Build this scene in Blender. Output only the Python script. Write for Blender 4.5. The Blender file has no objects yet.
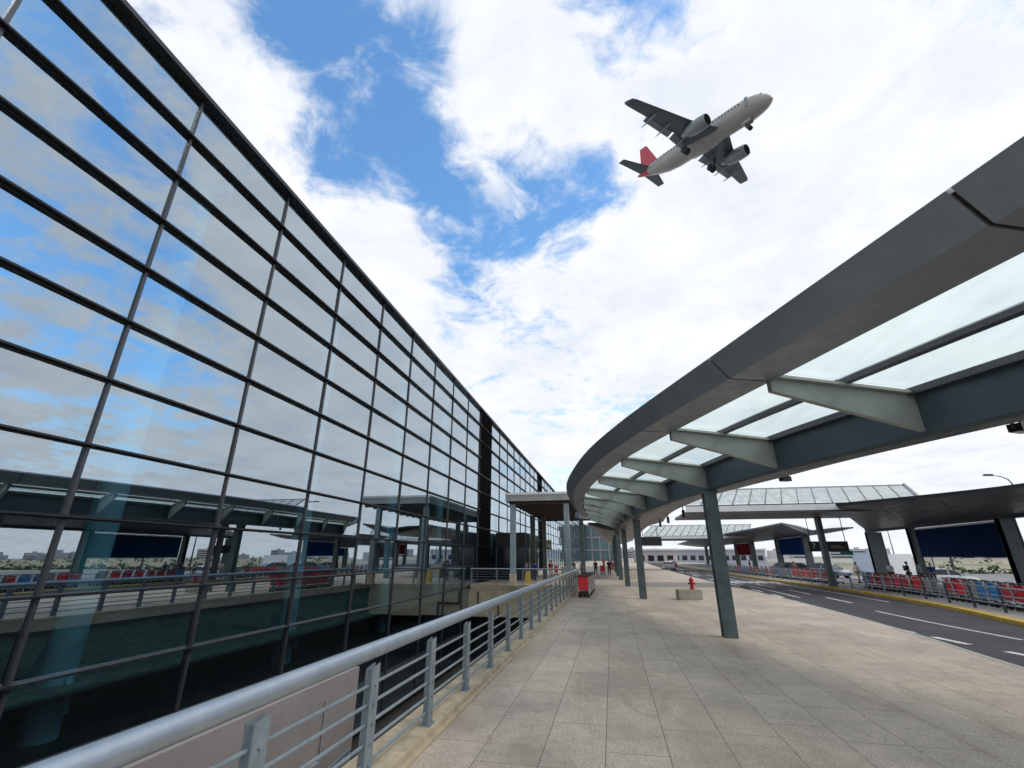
import bpy, bmesh, math, random
from mathutils import Vector, Matrix, Euler
random.seed(7)
C = bpy.context.scene.collection
scene = bpy.context.scene
PI = math.pi
R = math.radians

# ------------------------------------------------------------------ materials
MATS = {}
def nodes_of(name):
    m = bpy.data.materials.new(name); m.use_nodes = True
    nt = m.node_tree; nt.nodes.clear()
    out = nt.nodes.new('ShaderNodeOutputMaterial')
    MATS[name] = m
    return m, nt, out
def N(nt, kind, **kw):
    n = nt.nodes.new(kind)
    for k, v in kw.items():
        if k.startswith('i_'):
            n.inputs[k[2:].replace('_', ' ')].default_value = v
        else: setattr(n, k, v)
    return n
def L(nt, a, ao, b, bi): nt.links.new(a.outputs[ao], b.inputs[bi])

def pbr(name, col, rough=.5, metal=0., var=.12, scale=3., rvar=.12, spec=.5, bump=0., bscale=60., coat=0.):
    """painted / coated surface: base colour with soft dirt variation, roughness variation, optional bump"""
    m, nt, out = nodes_of(name)
    b = N(nt, 'ShaderNodeBsdfPrincipled'); L(nt, b, 0, out, 0)
    b.inputs['Metallic'].default_value = metal
    b.inputs['Specular IOR Level'].default_value = spec
    b.inputs['Coat Weight'].default_value = coat
    tc = N(nt, 'ShaderNodeTexCoord')
    n = N(nt, 'ShaderNodeTexNoise'); n.inputs['Scale'].default_value = scale
    n.inputs['Detail'].default_value = 7; n.inputs['Roughness'].default_value = .65
    L(nt, tc, 'Object', n, 'Vector')
    mr = N(nt, 'ShaderNodeMapRange'); mr.inputs[1].default_value = .3; mr.inputs[2].default_value = .7
    mr.inputs[3].default_value = 1 - var; mr.inputs[4].default_value = 1 + var
    L(nt, n, 0, mr, 0)
    mx = N(nt, 'ShaderNodeVectorMath', operation='SCALE'); mx.inputs[0].default_value = col
    L(nt, mr, 0, mx, 'Scale'); L(nt, mx, 0, b, 'Base Color')
    mr2 = N(nt, 'ShaderNodeMapRange'); mr2.inputs[1].default_value = .3; mr2.inputs[2].default_value = .7
    mr2.inputs[3].default_value = max(.02, rough - rvar); mr2.inputs[4].default_value = min(1, rough + rvar)
    n2 = N(nt, 'ShaderNodeTexNoise'); n2.inputs['Scale'].default_value = scale * 3.3; n2.inputs['Detail'].default_value = 5
    L(nt, tc, 'Object', n2, 'Vector'); L(nt, n2, 0, mr2, 0); L(nt, mr2, 0, b, 'Roughness')
    if bump:
        n3 = N(nt, 'ShaderNodeTexNoise'); n3.inputs['Scale'].default_value = bscale; n3.inputs['Detail'].default_value = 4
        L(nt, tc, 'Object', n3, 'Vector')
        bp = N(nt, 'ShaderNodeBump'); bp.inputs['Strength'].default_value = bump; bp.inputs['Distance'].default_value = .02
        L(nt, n3, 0, bp, 'Height'); L(nt, bp, 0, b, 'Normal')
    return m

ALU_DARK = pbr('dark_aluminium', (.02, .021, .024), .42, .3, .2)
ALU_MID = pbr('grey_aluminium', (.10, .105, .115), .38, .55, .15)
GALV = pbr('blue_grey_paint', (.20, .245, .275), .42, .25, .2, 9., bump=.08, bscale=90)
STEEL = pbr('brushed_steel', (.38, .44, .50), .44, .8, .1, 5., rvar=.08)
FASCIA = pbr('canopy_cladding', (.235, .268, .305), .42, .35, .12, 1.2)
RAFTER = pbr('rafter_paint', (.27, .30, .285), .5, .1, .12, 2.)
FLANGE = pbr('rafter_flange_paint', (.40, .43, .39), .5, .1, .1, 2.)
GIRDER = pbr('girder_paint', (.06, .085, .105), .4, .2, .15, 1.)
COLUMN = pbr('column_paint', (.09, .118, .122), .5, .15, .25, 2.5)
PALECOL = pbr('pale_column_paint', (.27, .33, .36), .5, .15, .15, 2.)
SOFFIT = pbr('soffit_metal', (.15, .145, .14), .4, .55, .25, .9)
SOFFITD = pbr('dark_soffit_metal', (.13, .133, .145), .42, .3, .25, .6)
ROOFW = pbr('white_roof_metal', (.70, .72, .73), .45, .2, .1, 1.)
BRONZE = pbr('pale_fascia_metal', (.33, .33, .31), .45, .35, .15, 1.)
BLACK = pbr('black_rubber', (.015, .015, .016), .6)
INTAKE = pbr('intake_shadow_black', (.012, .012, .013), .9, spec=0.)
DARKBOX = pbr('black_paint', (.012, .013, .015), .4)
WHITE = pbr('white_paint', (.84, .84, .84), .45, 0, .08)
NAVY = pbr('navy_banner', (.011, .036, .125), .8, 0, .06, spec=.08)
BLUEB = pbr('blue_banner', (.006, .045, .22), .8, 0, .06, spec=.08)
DRED = pbr('dark_red_banner', (.22, .012, .015), .8, 0, .1, spec=.08)
RED = pbr('red_plastic', (.75, .015, .03), .4, 0, .1)
REDD = pbr('worn_red_plastic', (.46, .012, .022), .45, 0, .2)
BLUE = pbr('blue_plastic', (.02, .19, .50), .4, 0, .15)
TEAL = pbr('teal_plastic', (.03, .22, .27), .45, 0, .15)
GREYP = pbr('grey_plastic', (.25, .26, .27), .5, 0, .2)
YELLOW = pbr('yellow_plastic', (.6, .42, .03), .5, 0, .1)
CHROME = pbr('chromed_wire', (.5, .5, .5), .28, .9, .1)
CONC = pbr('pale_concrete', (.36, .335, .28), .85, 0, .2, 2., bump=.4, bscale=40)
CONCW = pbr('warm_concrete', (.52, .44, .30), .85, 0, .16, 1.1, bump=.3, bscale=30)
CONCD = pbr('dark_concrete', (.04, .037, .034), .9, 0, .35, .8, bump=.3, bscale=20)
CONCL = pbr('light_grey_render', (.24, .22, .215), .85, 0, .12, 1.5, bump=.1)
KERBS = pbr('kerb_stone', (.38, .37, .34), .85, 0, .2, 3., bump=.3)
SKIN = pbr('skin', (.45, .27, .19), .55, 0, .05)
HAIR = pbr('black_hair', (.015, .012, .01), .5)
GREENS = pbr('green_sign_paint', (.01, .25, .22), .4)
LIME = pbr('lime_sign_paint', (.30, .42, .06), .5)
TAILR = pbr('plane_red', (.45, .03, .05), .4, 0, .08, .3)
PLANEW = pbr('plane_white', (.33, .315, .30), .34, 0, .08, .18, coat=.2)
PLANEG = pbr('plane_wing_grey', (.085, .11, .12), .42, .15, .2, .35)
PLANEN = pbr('plane_nacelle', (.22, .25, .26), .38, .3, .12, .8)
CARW = pbr('white_car_paint', (.72, .74, .76), .25, 0, .03, 1, coat=1.)
CARS = pbr('silver_blue_car_paint', (.30, .36, .46), .25, .5, .03, 1, coat=1.)
CARK = pbr('dark_car_paint', (.02, .022, .03), .25, .2, .03, 1, coat=1.)
CARR = pbr('red_car_paint', (.35, .02, .02), .25, .1, .03, 1, coat=1.)
CARG = pbr('car_glass', (.015, .02, .025), .06, 0, .02, 1)
LAMPR = pbr('red_lens', (.4, .01, .01), .2)
LAMPW = pbr('clear_lens', (.75, .75, .72), .15)
RIM = pbr('alloy_rim', (.45, .45, .46), .3, .8)
SKY1 = pbr('far_building_haze_pale', (.52, .47, .47), .9, 0, .12, .05)  # distance haze is put into this pale colour, no air volume
SKY2 = pbr('far_building_haze_grey', (.40, .42, .46), .9, 0, .12, .05)  # grey paled the same way, haze held in the colour
CREAM = pbr('cream_barrier', (.66, .62, .47), .85, 0, .12, .3)
PALEB = pbr('pale_blue_hoarding', (.42, .50, .60), .6, 0, .05, .5)

def shirt_mat(n, c): return pbr(n, c, .85, 0, .12, 14., bump=.2, bscale=90)
CL = {k: shirt_mat('cloth_' + k, v) for k, v in dict(black=(.012, .012, .014), white=(.6, .6, .6), red=(.45, .03, .03),
      blue=(.03, .06, .32), purple=(.28, .14, .4), teal=(.12, .36, .33), grey=(.15, .15, .16), brown=(.2, .1, .05),
      jeans=(.04, .06, .11), khaki=(.33, .26, .16), orange=(.5, .15, .04), pink=(.55, .25, .28)).items()}

def mat_paving():
    m, nt, out = nodes_of('granite_paving')
    b = N(nt, 'ShaderNodeBsdfPrincipled'); L(nt, b, 0, out, 0)
    tc = N(nt, 'ShaderNodeTexCoord')
    mp = N(nt, 'ShaderNodeMapping'); mp.inputs['Rotation'].default_value = (0, 0, R(90)); mp.inputs['Location'].default_value = (.2, .24, 0)
    L(nt, tc, 'Object', mp, 'Vector')
    br = N(nt, 'ShaderNodeTexBrick'); br.offset = .37; br.offset_frequency = 3; br.squash = 1.
    br.inputs['Scale'].default_value = 1.; br.inputs['Mortar Size'].default_value = .006
    br.inputs['Mortar Smooth'].default_value = .3; br.inputs['Bias'].default_value = -.1
    br.inputs['Brick Width'].default_value = 1.5; br.inputs['Row Height'].default_value = .74
    br.inputs['Color1'].default_value = (.46, .385, .305, 1); br.inputs['Color2'].default_value = (.52, .445, .36, 1)
    br.inputs['Mortar'].default_value = (.15, .12, .095, 1)
    L(nt, mp, 0, br, 'Vector')
    # speckle
    sp = N(nt, 'ShaderNodeTexNoise'); sp.inputs['Scale'].default_value = 34; sp.inputs['Detail'].default_value = 6; sp.inputs['Roughness'].default_value = .85
    L(nt, tc, 'Object', sp, 'Vector')
    sr = N(nt, 'ShaderNodeMapRange'); sr.inputs[1].default_value = .34; sr.inputs[2].default_value = .66; sr.inputs[3].default_value = .42; sr.inputs[4].default_value = 1.5
    L(nt, sp, 0, sr, 0)
    # stains
    st = N(nt, 'ShaderNodeTexNoise'); st.inputs['Scale'].default_value = .55; st.inputs['Detail'].default_value = 8; st.inputs['Roughness'].default_value = .62; st.inputs['Distortion'].default_value = .5
    L(nt, tc, 'Object', st, 'Vector')
    tr = N(nt, 'ShaderNodeMapRange'); tr.inputs[1].default_value = .32; tr.inputs[2].default_value = .62; tr.inputs[3].default_value = .74; tr.inputs[4].default_value = 1.12
    L(nt, st, 0, tr, 0)
    st2 = N(nt, 'ShaderNodeTexNoise'); st2.inputs['Scale'].default_value = 4.2; st2.inputs['Detail'].default_value = 6; st2.inputs['Roughness'].default_value = .7
    L(nt, tc, 'Object', st2, 'Vector')
    tr2 = N(nt, 'ShaderNodeMapRange'); tr2.inputs[1].default_value = .3; tr2.inputs[2].default_value = .55; tr2.inputs[3].default_value = .84; tr2.inputs[4].default_value = 1.04
    L(nt, st2, 0, tr2, 0)
    m1 = N(nt, 'ShaderNodeMath', operation='MULTIPLY'); L(nt, sr, 0, m1, 0); L(nt, tr, 0, m1, 1)
    m2 = N(nt, 'ShaderNodeMath', operation='MULTIPLY'); L(nt, m1, 0, m2, 0); L(nt, tr2, 0, m2, 1)
    vo = N(nt, 'ShaderNodeTexVoronoi'); vo.inputs['Scale'].default_value = 2.1; L(nt, tc, 'Object', vo, 'Vector')
    vr = N(nt, 'ShaderNodeMapRange'); vr.inputs[1].default_value = .035; vr.inputs[2].default_value = .06; vr.inputs[3].default_value = .62; vr.inputs[4].default_value = 1.; L(nt, vo, 'Distance', vr, 0)
    m3 = N(nt, 'ShaderNodeMath', operation='MULTIPLY'); L(nt, m2, 0, m3, 0); L(nt, vr, 0, m3, 1)
    sc = N(nt, 'ShaderNodeVectorMath', operation='SCALE'); L(nt, br, 'Color', sc, 0); L(nt, m3, 0, sc, 'Scale')
    bn_ = N(nt, 'ShaderNodeTexNoise'); bn_.inputs['Scale'].default_value = 1.3; bn_.inputs['Detail'].default_value = 9; bn_.inputs['Roughness'].default_value = .7; bn_.inputs['Distortion'].default_value = 1.2
    mpb = N(nt, 'ShaderNodeMapping'); mpb.inputs['Scale'].default_value = (1., .35, 1.); mpb.inputs['Location'].default_value = (5, 2, 0); L(nt, tc, 'Object', mpb, 'Vector'); L(nt, mpb, 0, bn_, 'Vector')
    brr = N(nt, 'ShaderNodeMapRange'); brr.inputs[1].default_value = .50; brr.inputs[2].default_value = .72; brr.inputs[4].default_value = .55; L(nt, bn_, 0, brr, 0)
    mxb = N(nt, 'ShaderNodeMix', data_type='RGBA'); L(nt, brr, 0, mxb, 0); L(nt, sc, 0, mxb, 6); mxb.inputs[7].default_value = (.27, .20, .14, 1)
    L(nt, mxb, 2, b, 'Base Color')
    rr = N(nt, 'ShaderNodeMapRange'); rr.inputs[1].default_value = .3; rr.inputs[2].default_value = .7; rr.inputs[3].default_value = .5; rr.inputs[4].default_value = .8
    L(nt, st, 0, rr, 0); L(nt, rr, 0, b, 'Roughness')
    mm = N(nt, 'ShaderNodeMath', operation='MULTIPLY_ADD'); mm.inputs[1].default_value = -1.; L(nt, br, 'Fac', mm, 0)
    sm = N(nt, 'ShaderNodeMath', operation='MULTIPLY'); sm.inputs[1].default_value = .25; L(nt, sp, 0, sm, 0); L(nt, sm, 0, mm, 2)
    bp = N(nt, 'ShaderNodeBump'); bp.inputs['Strength'].default_value = .5; bp.inputs['Distance'].default_value = .006
    L(nt, mm, 0, bp, 'Height'); L(nt, bp, 0, b, 'Normal')
    return m
PAVING = mat_paving()

def mat_ground(name, c1, c2, scale, rough=.9, speck=90, bump=.4):
    m, nt, out = nodes_of(name)
    b = N(nt, 'ShaderNodeBsdfPrincipled'); L(nt, b, 0, out, 0); b.inputs['Roughness'].default_value = rough
    tc = N(nt, 'ShaderNodeTexCoord')
    n = N(nt, 'ShaderNodeTexNoise'); n.inputs['Scale'].default_value = scale; n.inputs['Detail'].default_value = 8; n.inputs['Roughness'].default_value = .6
    L(nt, tc, 'Object', n, 'Vector')
    r = N(nt, 'ShaderNodeMapRange'); r.inputs[1].default_value = .35; r.inputs[2].default_value = .65; L(nt, n, 0, r, 0)
    mx = N(nt, 'ShaderNodeMix', data_type='RGBA'); mx.inputs[6].default_value = (*c1, 1); mx.inputs[7].default_value = (*c2, 1)
    L(nt, r, 0, mx, 0)
    n2 = N(nt, 'ShaderNodeTexNoise'); n2.inputs['Scale'].default_value = speck; n2.inputs['Detail'].default_value = 3; L(nt, tc, 'Object', n2, 'Vector')
    r2 = N(nt, 'ShaderNodeMapRange'); r2.inputs[1].default_value = .35; r2.inputs[2].default_value = .65; r2.inputs[3].default_value = .7; r2.inputs[4].default_value = 1.3; L(nt, n2, 0, r2, 0)
    sc = N(nt, 'ShaderNodeVectorMath', operation='SCALE'); L(nt, mx, 2, sc, 0); L(nt, r2, 0, sc, 'Scale'); L(nt, sc, 0, b, 'Base Color')
    bp = N(nt, 'ShaderNodeBump'); bp.inputs['Strength'].default_value = bump; bp.inputs['Distance'].default_value = .01
    L(nt, n2, 0, bp, 'Height'); L(nt, bp, 0, b, 'Normal')
    return m
ASPHALT = mat_ground('asphalt', (.030, .030, .034), (.05, .049, .052), .6)
ISLAND = mat_ground('island_paving', (.26, .25, .23), (.36, .34, .31), .4)
LOT = mat_ground('lot_asphalt', (.15, .15, .15), (.22, .22, .22), .2)
LAND = mat_ground('far_ground', (.22, .23, .18), (.34, .33, .29), .02, speck=3)
MARK = mat_ground('road_paint', (.42, .42, .39), (.70, .69, .65), 5., .7, 60)
KYEL = mat_ground('kerb_yellow_paint', (.36, .22, .03), (.50, .34, .06), 1.5, .8, 30)
HEDGE = mat_ground('hedge_leaves', (.035, .07, .03), (.09, .14, .06), 2., .9, 14, 1.)

def mat_facade_glass():
    m, nt, out = nodes_of('coated_facade_glass')
    tr = N(nt, 'ShaderNodeBsdfTransparent'); tr.inputs[0].default_value = (.60, .78, .82, 1)
    gl = N(nt, 'ShaderNodeBsdfGlossy'); gl.inputs['Roughness'].default_value = .0; gl.inputs['Color'].default_value = (.80, .92, 1.0, 1)
    fr = N(nt, 'ShaderNodeFresnel'); fr.inputs['IOR'].default_value = 1.55
    ma = N(nt, 'ShaderNodeMath', operation='MULTIPLY_ADD'); ma.inputs[1].default_value = .56; ma.inputs[2].default_value = .44; ma.use_clamp = True
    L(nt, fr, 0, ma, 0)
    ge = N(nt, 'ShaderNodeNewGeometry'); iv = N(nt, 'ShaderNodeMath', operation='SUBTRACT'); iv.inputs[0].default_value = 1; L(nt, ge, 'Backfacing', iv, 1)
    mf = N(nt, 'ShaderNodeMath', operation='MULTIPLY'); L(nt, ma, 0, mf, 0); L(nt, iv, 0, mf, 1)
    mx = N(nt, 'ShaderNodeMixShader'); L(nt, mf, 0, mx, 0); L(nt, tr, 0, mx, 1); L(nt, gl, 0, mx, 2); L(nt, mx, 0, out, 0)
    return m
FGLASS = mat_facade_glass()
def mat_canopy_glass():
    m, nt, out = nodes_of('fritted_canopy_glass')
    tr = N(nt, 'ShaderNodeBsdfTransparent'); tr.inputs[0].default_value = (.90, .95, .94, 1)
    tl = N(nt, 'ShaderNodeBsdfTranslucent'); tl.inputs['Color'].default_value = (.93, .98, .96, 1)
    gl = N(nt, 'ShaderNodeBsdfGlossy'); gl.inputs['Roughness'].default_value = .08
    tc = N(nt, 'ShaderNodeTexCoord')
    n = N(nt, 'ShaderNodeTexNoise'); n.inputs['Scale'].default_value = 2.2; n.inputs['Detail'].default_value = 6
    mp = N(nt, 'ShaderNodeMapping'); mp.inputs['Scale'].default_value = (1.6, .3, 1); mp.inputs['Rotation'].default_value = (0, 0, .5)
    L(nt, tc, 'Object', mp, 0); L(nt, mp, 0, n, 'Vector')
    r = N(nt, 'ShaderNodeMapRange'); r.inputs[1].default_value = .3; r.inputs[2].default_value = .7; r.inputs[3].default_value = .15; r.inputs[4].default_value = .4; L(nt, n, 0, r, 0)
    mx = N(nt, 'ShaderNodeMixShader'); L(nt, r, 0, mx, 0); L(nt, tr, 0, mx, 1); L(nt, tl, 0, mx, 2)
    fr = N(nt, 'ShaderNodeFresnel'); fr.inputs['IOR'].default_value = 1.45
    ge = N(nt, 'ShaderNodeNewGeometry'); iv = N(nt, 'ShaderNodeMath', operation='SUBTRACT'); iv.inputs[0].default_value = 1; L(nt, ge, 'Backfacing', iv, 1)
    mf = N(nt, 'ShaderNodeMath', operation='MULTIPLY'); L(nt, fr, 0, mf, 0); L(nt, iv, 0, mf, 1)
    m2 = N(nt, 'ShaderNodeMixShader'); L(nt, mf, 0, m2, 0); L(nt, mx, 0, m2, 1); L(nt, gl, 0, m2, 2); L(nt, m2, 0, out, 0)
    return m
CGLASS = mat_canopy_glass()

# ------------------------------------------------------------------ mesh helpers
def V(*a): return Vector(a)
class MB:
    def __init__(self): self.v = []; self.f = []
    def face(self, pts):
        i = len(self.v); self.v += [tuple(p) for p in pts]; self.f.append(tuple(range(i, i + len(pts)))); return self
    def box(self, x0, x1, y0, y1, z0, z1):
        i = len(self.v)
        self.v += [(x0,y0,z0),(x1,y0,z0),(x1,y1,z0),(x0,y1,z0),(x0,y0,z1),(x1,y0,z1),(x1,y1,z1),(x0,y1,z1)]
        self.f += [(i,i+3,i+2,i+1),(i+4,i+5,i+6,i+7),(i,i+1,i+5,i+4),(i+1,i+2,i+6,i+5),(i+2,i+3,i+7,i+6),(i+3,i,i+4,i+7)]
        return self
    def hexa(self, a, b):
        """a, b: two quads (4 points each, same winding) joined to a closed solid"""
        i = len(self.v); n = len(a); self.v += [tuple(p) for p in a] + [tuple(p) for p in b]
        self.f.append(tuple(i + k for k in reversed(range(n)))); self.f.append(tuple(i + n + k for k in range(n)))
        for k in range(n):
            l = (k + 1) % n
            self.f.append((i+k, i+l, i+n+l, i+n+k))
        return self
    def bar(self, p, q, w, h, up=(0,0,1)):
        p = Vector(p); q = Vector(q); d = (q-p).normalized(); s = d.cross(Vector(up))
        if s.length < 1e-5: s = d.cross(Vector((0,1,0)))
        s.normalize(); u = s.cross(d)
        o = [s*(a*w/2)+u*(b*h/2) for a, b in ((-1,-1),(1,-1),(1,1),(-1,1))]
        return self.hexa([p+k for k in o], [q+k for k in o])
    def tube(self, pts, r, n=10, caps=True):
        pts = [Vector(p) for p in pts]; rs = r if isinstance(r, (list, tuple)) else [r]*len(pts)
        i = len(self.v); prev = None
        for k, p in enumerate(pts):
            d = (pts[min(k+1, len(pts)-1)] - pts[max(k-1, 0)]).normalized()
            s = d.cross(Vector((0,0,1))) if prev is None else prev - d*prev.dot(d)
            if s.length < 1e-4: s = d.cross(Vector((0,1,0)))
            s.normalize(); prev = s; u = s.cross(d)
            for j in range(n):
                a = 2*PI*j/n; self.v.append(tuple(p + (s*math.cos(a)+u*math.sin(a))*rs[k]))
        for k in range(len(pts)-1):
            for j in range(n):
                l = (j+1) % n; a = i+k*n; self.f.append((a+j, a+l, a+n+l, a+n+j))
        if caps:
            self.f.append(tuple(i+j for j in reversed(range(n)))); self.f.append(tuple(i+(len(pts)-1)*n+j for j in range(n)))
        return self
    def loft(self, rings, caps=True, closed=True):
        i = len(self.v); n = len(rings[0])
        for r in rings: self.v += [tuple(p) for p in r]
        for k in range(len(rings)-1):
            for j in range(n if closed else n-1):
                l = (j+1) % n; a = i+k*n; self.f.append((a+j, a+l, a+n+l, a+n+j))
        if caps and closed:
            self.f.append(tuple(i+j for j in reversed(range(n)))); self.f.append(tuple(i+(len(rings)-1)*n+j for j in range(n)))
        return self
    def prism(self, poly, z0, z1):
        return self.hexa([(x, y, z0) for x, y in poly], [(x, y, z1) for x, y in poly])
    def build(self, name, mat, parent=None, smooth=False, bevel=0., auto=True):
        me = bpy.data.meshes.new(name); me.from_pydata(self.v, [], self.f)
        bm = bmesh.new(); bm.from_mesh(me)
        bmesh.ops.recalc_face_normals(bm, faces=bm.faces)
        bm.to_mesh(me); bm.free()
        me.materials.append(mat)
        if smooth:
            for p in me.polygons: p.use_smooth = True
            try: me.set_sharp_from_angle(angle=R(38))
            except Exception: pass
        o = bpy.data.objects.new(name, me); C.objects.link(o)
        if parent: o.parent = parent
        if bevel:
            b = o.modifiers.new('bevel', 'BEVEL'); b.width = bevel; b.segments = 2; b.limit_method = 'ANGLE'
        return o
def tag(o, label=None, cat=None, group=None, kind=None):
    if label: o['label'] = label
    if cat: o['category'] = cat
    if group: o['group'] = group
    if kind: o['kind'] = kind
    return o
def thing(name, label, cat, loc=(0,0,0), rz=0., group=None):
    o = bpy.data.objects.new(name, None); C.objects.link(o); o.location = loc; o.rotation_euler = (0, 0, rz)
    o.empty_display_size = .3
    return tag(o, label, cat, group)
CHILD = {}
def dup(root, loc, rz, label=None):
    def cp(o, par):
        c = o.copy(); C.objects.link(c); c.parent = par
        for ch in [x for x in ALLCH(o)]: cp(ch, c)
        return c
    r = cp(root, None); r.location = loc; r.rotation_euler = (0, 0, rz)
    if label: r['label'] = label
    return r
def ALLCH(o): return list(o.children)
def struct(o): o['kind'] = 'structure'; return o
ORD = ['first','second','third','fourth','fifth','sixth','seventh','eighth','ninth','tenth','eleventh','twelfth','thirteenth','fourteenth',
       'fifteenth','sixteenth','seventeenth','eighteenth','nineteenth','twentieth']
def ordn(k):
    if k < 20: return ORD[k]
    t = {2:'twenty',3:'thirty',4:'forty',5:'fifty',6:'sixty'}[(k+1)//10]
    return (t + '-' + ORD[(k+1) % 10 - 1]) if (k+1) % 10 else {2:'twentieth',3:'thirtieth',4:'fortieth',5:'fiftieth',6:'sixtieth'}[(k+1)//10]

def spline(pts, per=6):
    """Catmull-Rom through points of any dimension"""
    P = [Vector(p) for p in pts]; out = []
    for i in range(len(P)-1):
        a = P[i-1] if i else P[0]*2-P[1]; b = P[i]; c = P[i+1]; d = P[i+2] if i+2 < len(P) else P[-1]*2-P[-2]
        for k in range(per):
            t = k/per
            out.append(.5*((2*b)+(c-a)*t+(2*a-5*b+4*c-d)*t*t+(3*b-a-3*c+d)*t**3))
    out.append(P[-1]); return out
def at_y(curve, y):
    for a, b in zip(curve, curve[1:]):
        lo, hi = (a, b) if a.y <= b.y else (b, a)
        if lo.y <= y <= hi.y:
            t = (y-lo.y)/max(1e-9, hi.y-lo.y); return lo.lerp(hi, t)
    return curve[0] if abs(curve[0].y-y) < abs(curve[-1].y-y) else curve[-1]

# ------------------------------------------------------------------ camera
cam_d = bpy.data.cameras.new('camera'); cam = bpy.data.objects.new('camera', cam_d); C.objects.link(cam)
F = 455.; pitch = math.atan(172/455.); yaw = math.atan(100/486.4); H = 2.2
cam_d.sensor_width = 36; cam_d.lens = 36*F/1024; cam_d.clip_end = 6000; cam_d.clip_start = .05
cam.location = (0, 0, H); cam.rotation_euler = (PI/2 + pitch, 0, yaw)
scene.camera = cam

# ------------------------------------------------------------------ the setting
FX = -11.73          # plane of the glass facade
near_kerb = spline([(14,-16),(11,-6),(9.0,1),(8.1,7),(8.35,13),(8.95,19),(9.25,28),(9.1,38),(8.8,53),(8.8,71),(9.3,100),(10.5,150),(13,210)])
far_kerb = spline([(16,-16),(14.6,-6),(13.6,1),(12.9,9),(13.9,20),(15.2,27),(15.85,34),(15.95,41),(15.6,50),(15.1,63),(15.0,87),(16.2,143),(19.5,213)])
# walkway slab (one closed prism)
poly = [(-2.95,-40),(14,-40)] + [(p.x-.15, p.y) for p in near_kerb] + [(-13,210),(-13,39.4),(-2.95,39.4)]
struct(MB().prism(poly, -.3, 0).build('walkway', PAVING))
def strip(curve, off0, off1, z, y0=-1e9, y1=1e9):
    m = MB(); prev = None
    for i, p in enumerate(curve):
        if not y0 <= p.y <= y1: continue
        d = (curve[min(i+1, len(curve)-1)]-curve[max(i-1, 0)]).normalized(); n = Vector((d.y, -d.x))
        a = Vector((p.x, p.y))+n*off0; b = Vector((p.x, p.y))+n*off1
        if prev: m.face([(*prev[0], z), (*prev[1], z), (*b, z), (*a, z)])
        prev = (a, b)
    return m
def kerb_solid(curve, o0, o1, z0, z1, y0=-1e9, y1=1e9):
    rings = []
    for i, p in enumerate(curve):
        if not y0 <= p.y <= y1: continue
        d = (curve[min(i+1, len(curve)-1)]-curve[max(i-1, 0)]).normalized(); n = Vector((d.y, -d.x))
        a = Vector((p.x, p.y))+n*o0; b = Vector((p.x, p.y))+n*o1
        rings.append([(*a, z0), (*b, z0), (*b, z1), (*a, z1)])
    return MB().loft(rings)
struct(kerb_solid(near_kerb, -.15, .0, -.3, .006).build('near_kerb', KERBS))
# road
m = MB(); prev = None
for i in range(0, len(near_kerb)):
    a = near_kerb[i]; b = at_y(far_kerb, a.y)
    if prev: m.face([(prev[0].x-.01, prev[0].y, -.15), (prev[1].x+.02, prev[1].y, -.15), (b.x+.02, b.y, -.15), (a.x-.01, a.y, -.15)])
    prev = (a, b)
struct(m.build('road', ASPHALT))
# markings: dashes along the near edge, solid line, lane lines, hatching further off
m = MB()
def dash(curve, off, y0, y1, w, z=-.146):
    a = at_y(curve, y0); pts = []
    k = max(2, int((y1-y0)/1.5))
    for i in range(k+1):
        y = y0+(y1-y0)*i/k; p = at_y(curve, y); q = at_y(curve, y+.2); d = Vector((q.x-p.x, q.y-p.y)).normalized(); n = Vector((d.y, -d.x))
        c = Vector((p.x, y))+n*off; pts.append((c-n*w/2, c+n*w/2))
    for s, t in zip(pts, pts[1:]): m.face([(*s[0], z), (*s[1], z), (*t[1], z), (*t[0], z)])
lane = spline([(11.5,8),(10.3,14.5),(9.75,17),(9.45,19.5),(9.25,22),(9.28,25.5),(9.75,30),(10.1,36),(10.3,46),(10.2,60),(10.6,90),(12,150)])
for y0, y1 in [(9.5,10.8),(12.2,13.2),(14.6,16.0),(17.0,18.3),(19.1,20.4),(21.3,22.7),(23.6,25.1),(26.2,27.8),(29.,31.),(33.,35.4),(38.,41),(44.5,48),(53,57.5),(64,69),(78,84)]:
    dash(lane, 0.0, y0, y1, .22)
line2 = spline([(12.6,12),(11.8,18.7),(11.6,25.2),(12.0,32)])
dash(line2, 0, 18.2, 26, .13)
lane2 = spline([(12.4,30),(12.6,40),(12.3,55),(12.2,75),(12.8,110),(14,150)])
for y0, y1 in [(30,33.5),(36,40),(43,48),(52,58),(63,70),(76,85),(92,104)]: dash(lane2, 0, y0, y1, .18)
lane3 = spline([(10.9,33),(11.1,42),(11.0,60),(11.1,80),(11.8,110)])
for y0, y1 in [(33,45),(47,60),(66,80)]: dash(lane3, 0, y0, y1, .15)
lane4 = spline([(14.6,30),(14.75,40),(14.3,60),(14.1,87),(15.0,130)])
dash(lane4, 0, 31, 100, .14)
for k in range(9):
    x = 9.9+k*.62; m.face([(x,49.5,-.146),(x+.34,49.5,-.146),(x+.34,52.8,-.146),(x,52.8,-.146)])
struct(m.build('road_markings', MARK))
# far kerb (yellow) and island
struct(kerb_solid(far_kerb, .0, .45, -.4, .0, -16, 213).build('painted_kerb', KYEL))
poly = [(p.x+.42, p.y) for p in far_kerb] + [(29.4,213),(29.4,-16)]
struct(MB().prism(poly, -.62, -.06).build('island_pavement', ISLAND))
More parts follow.
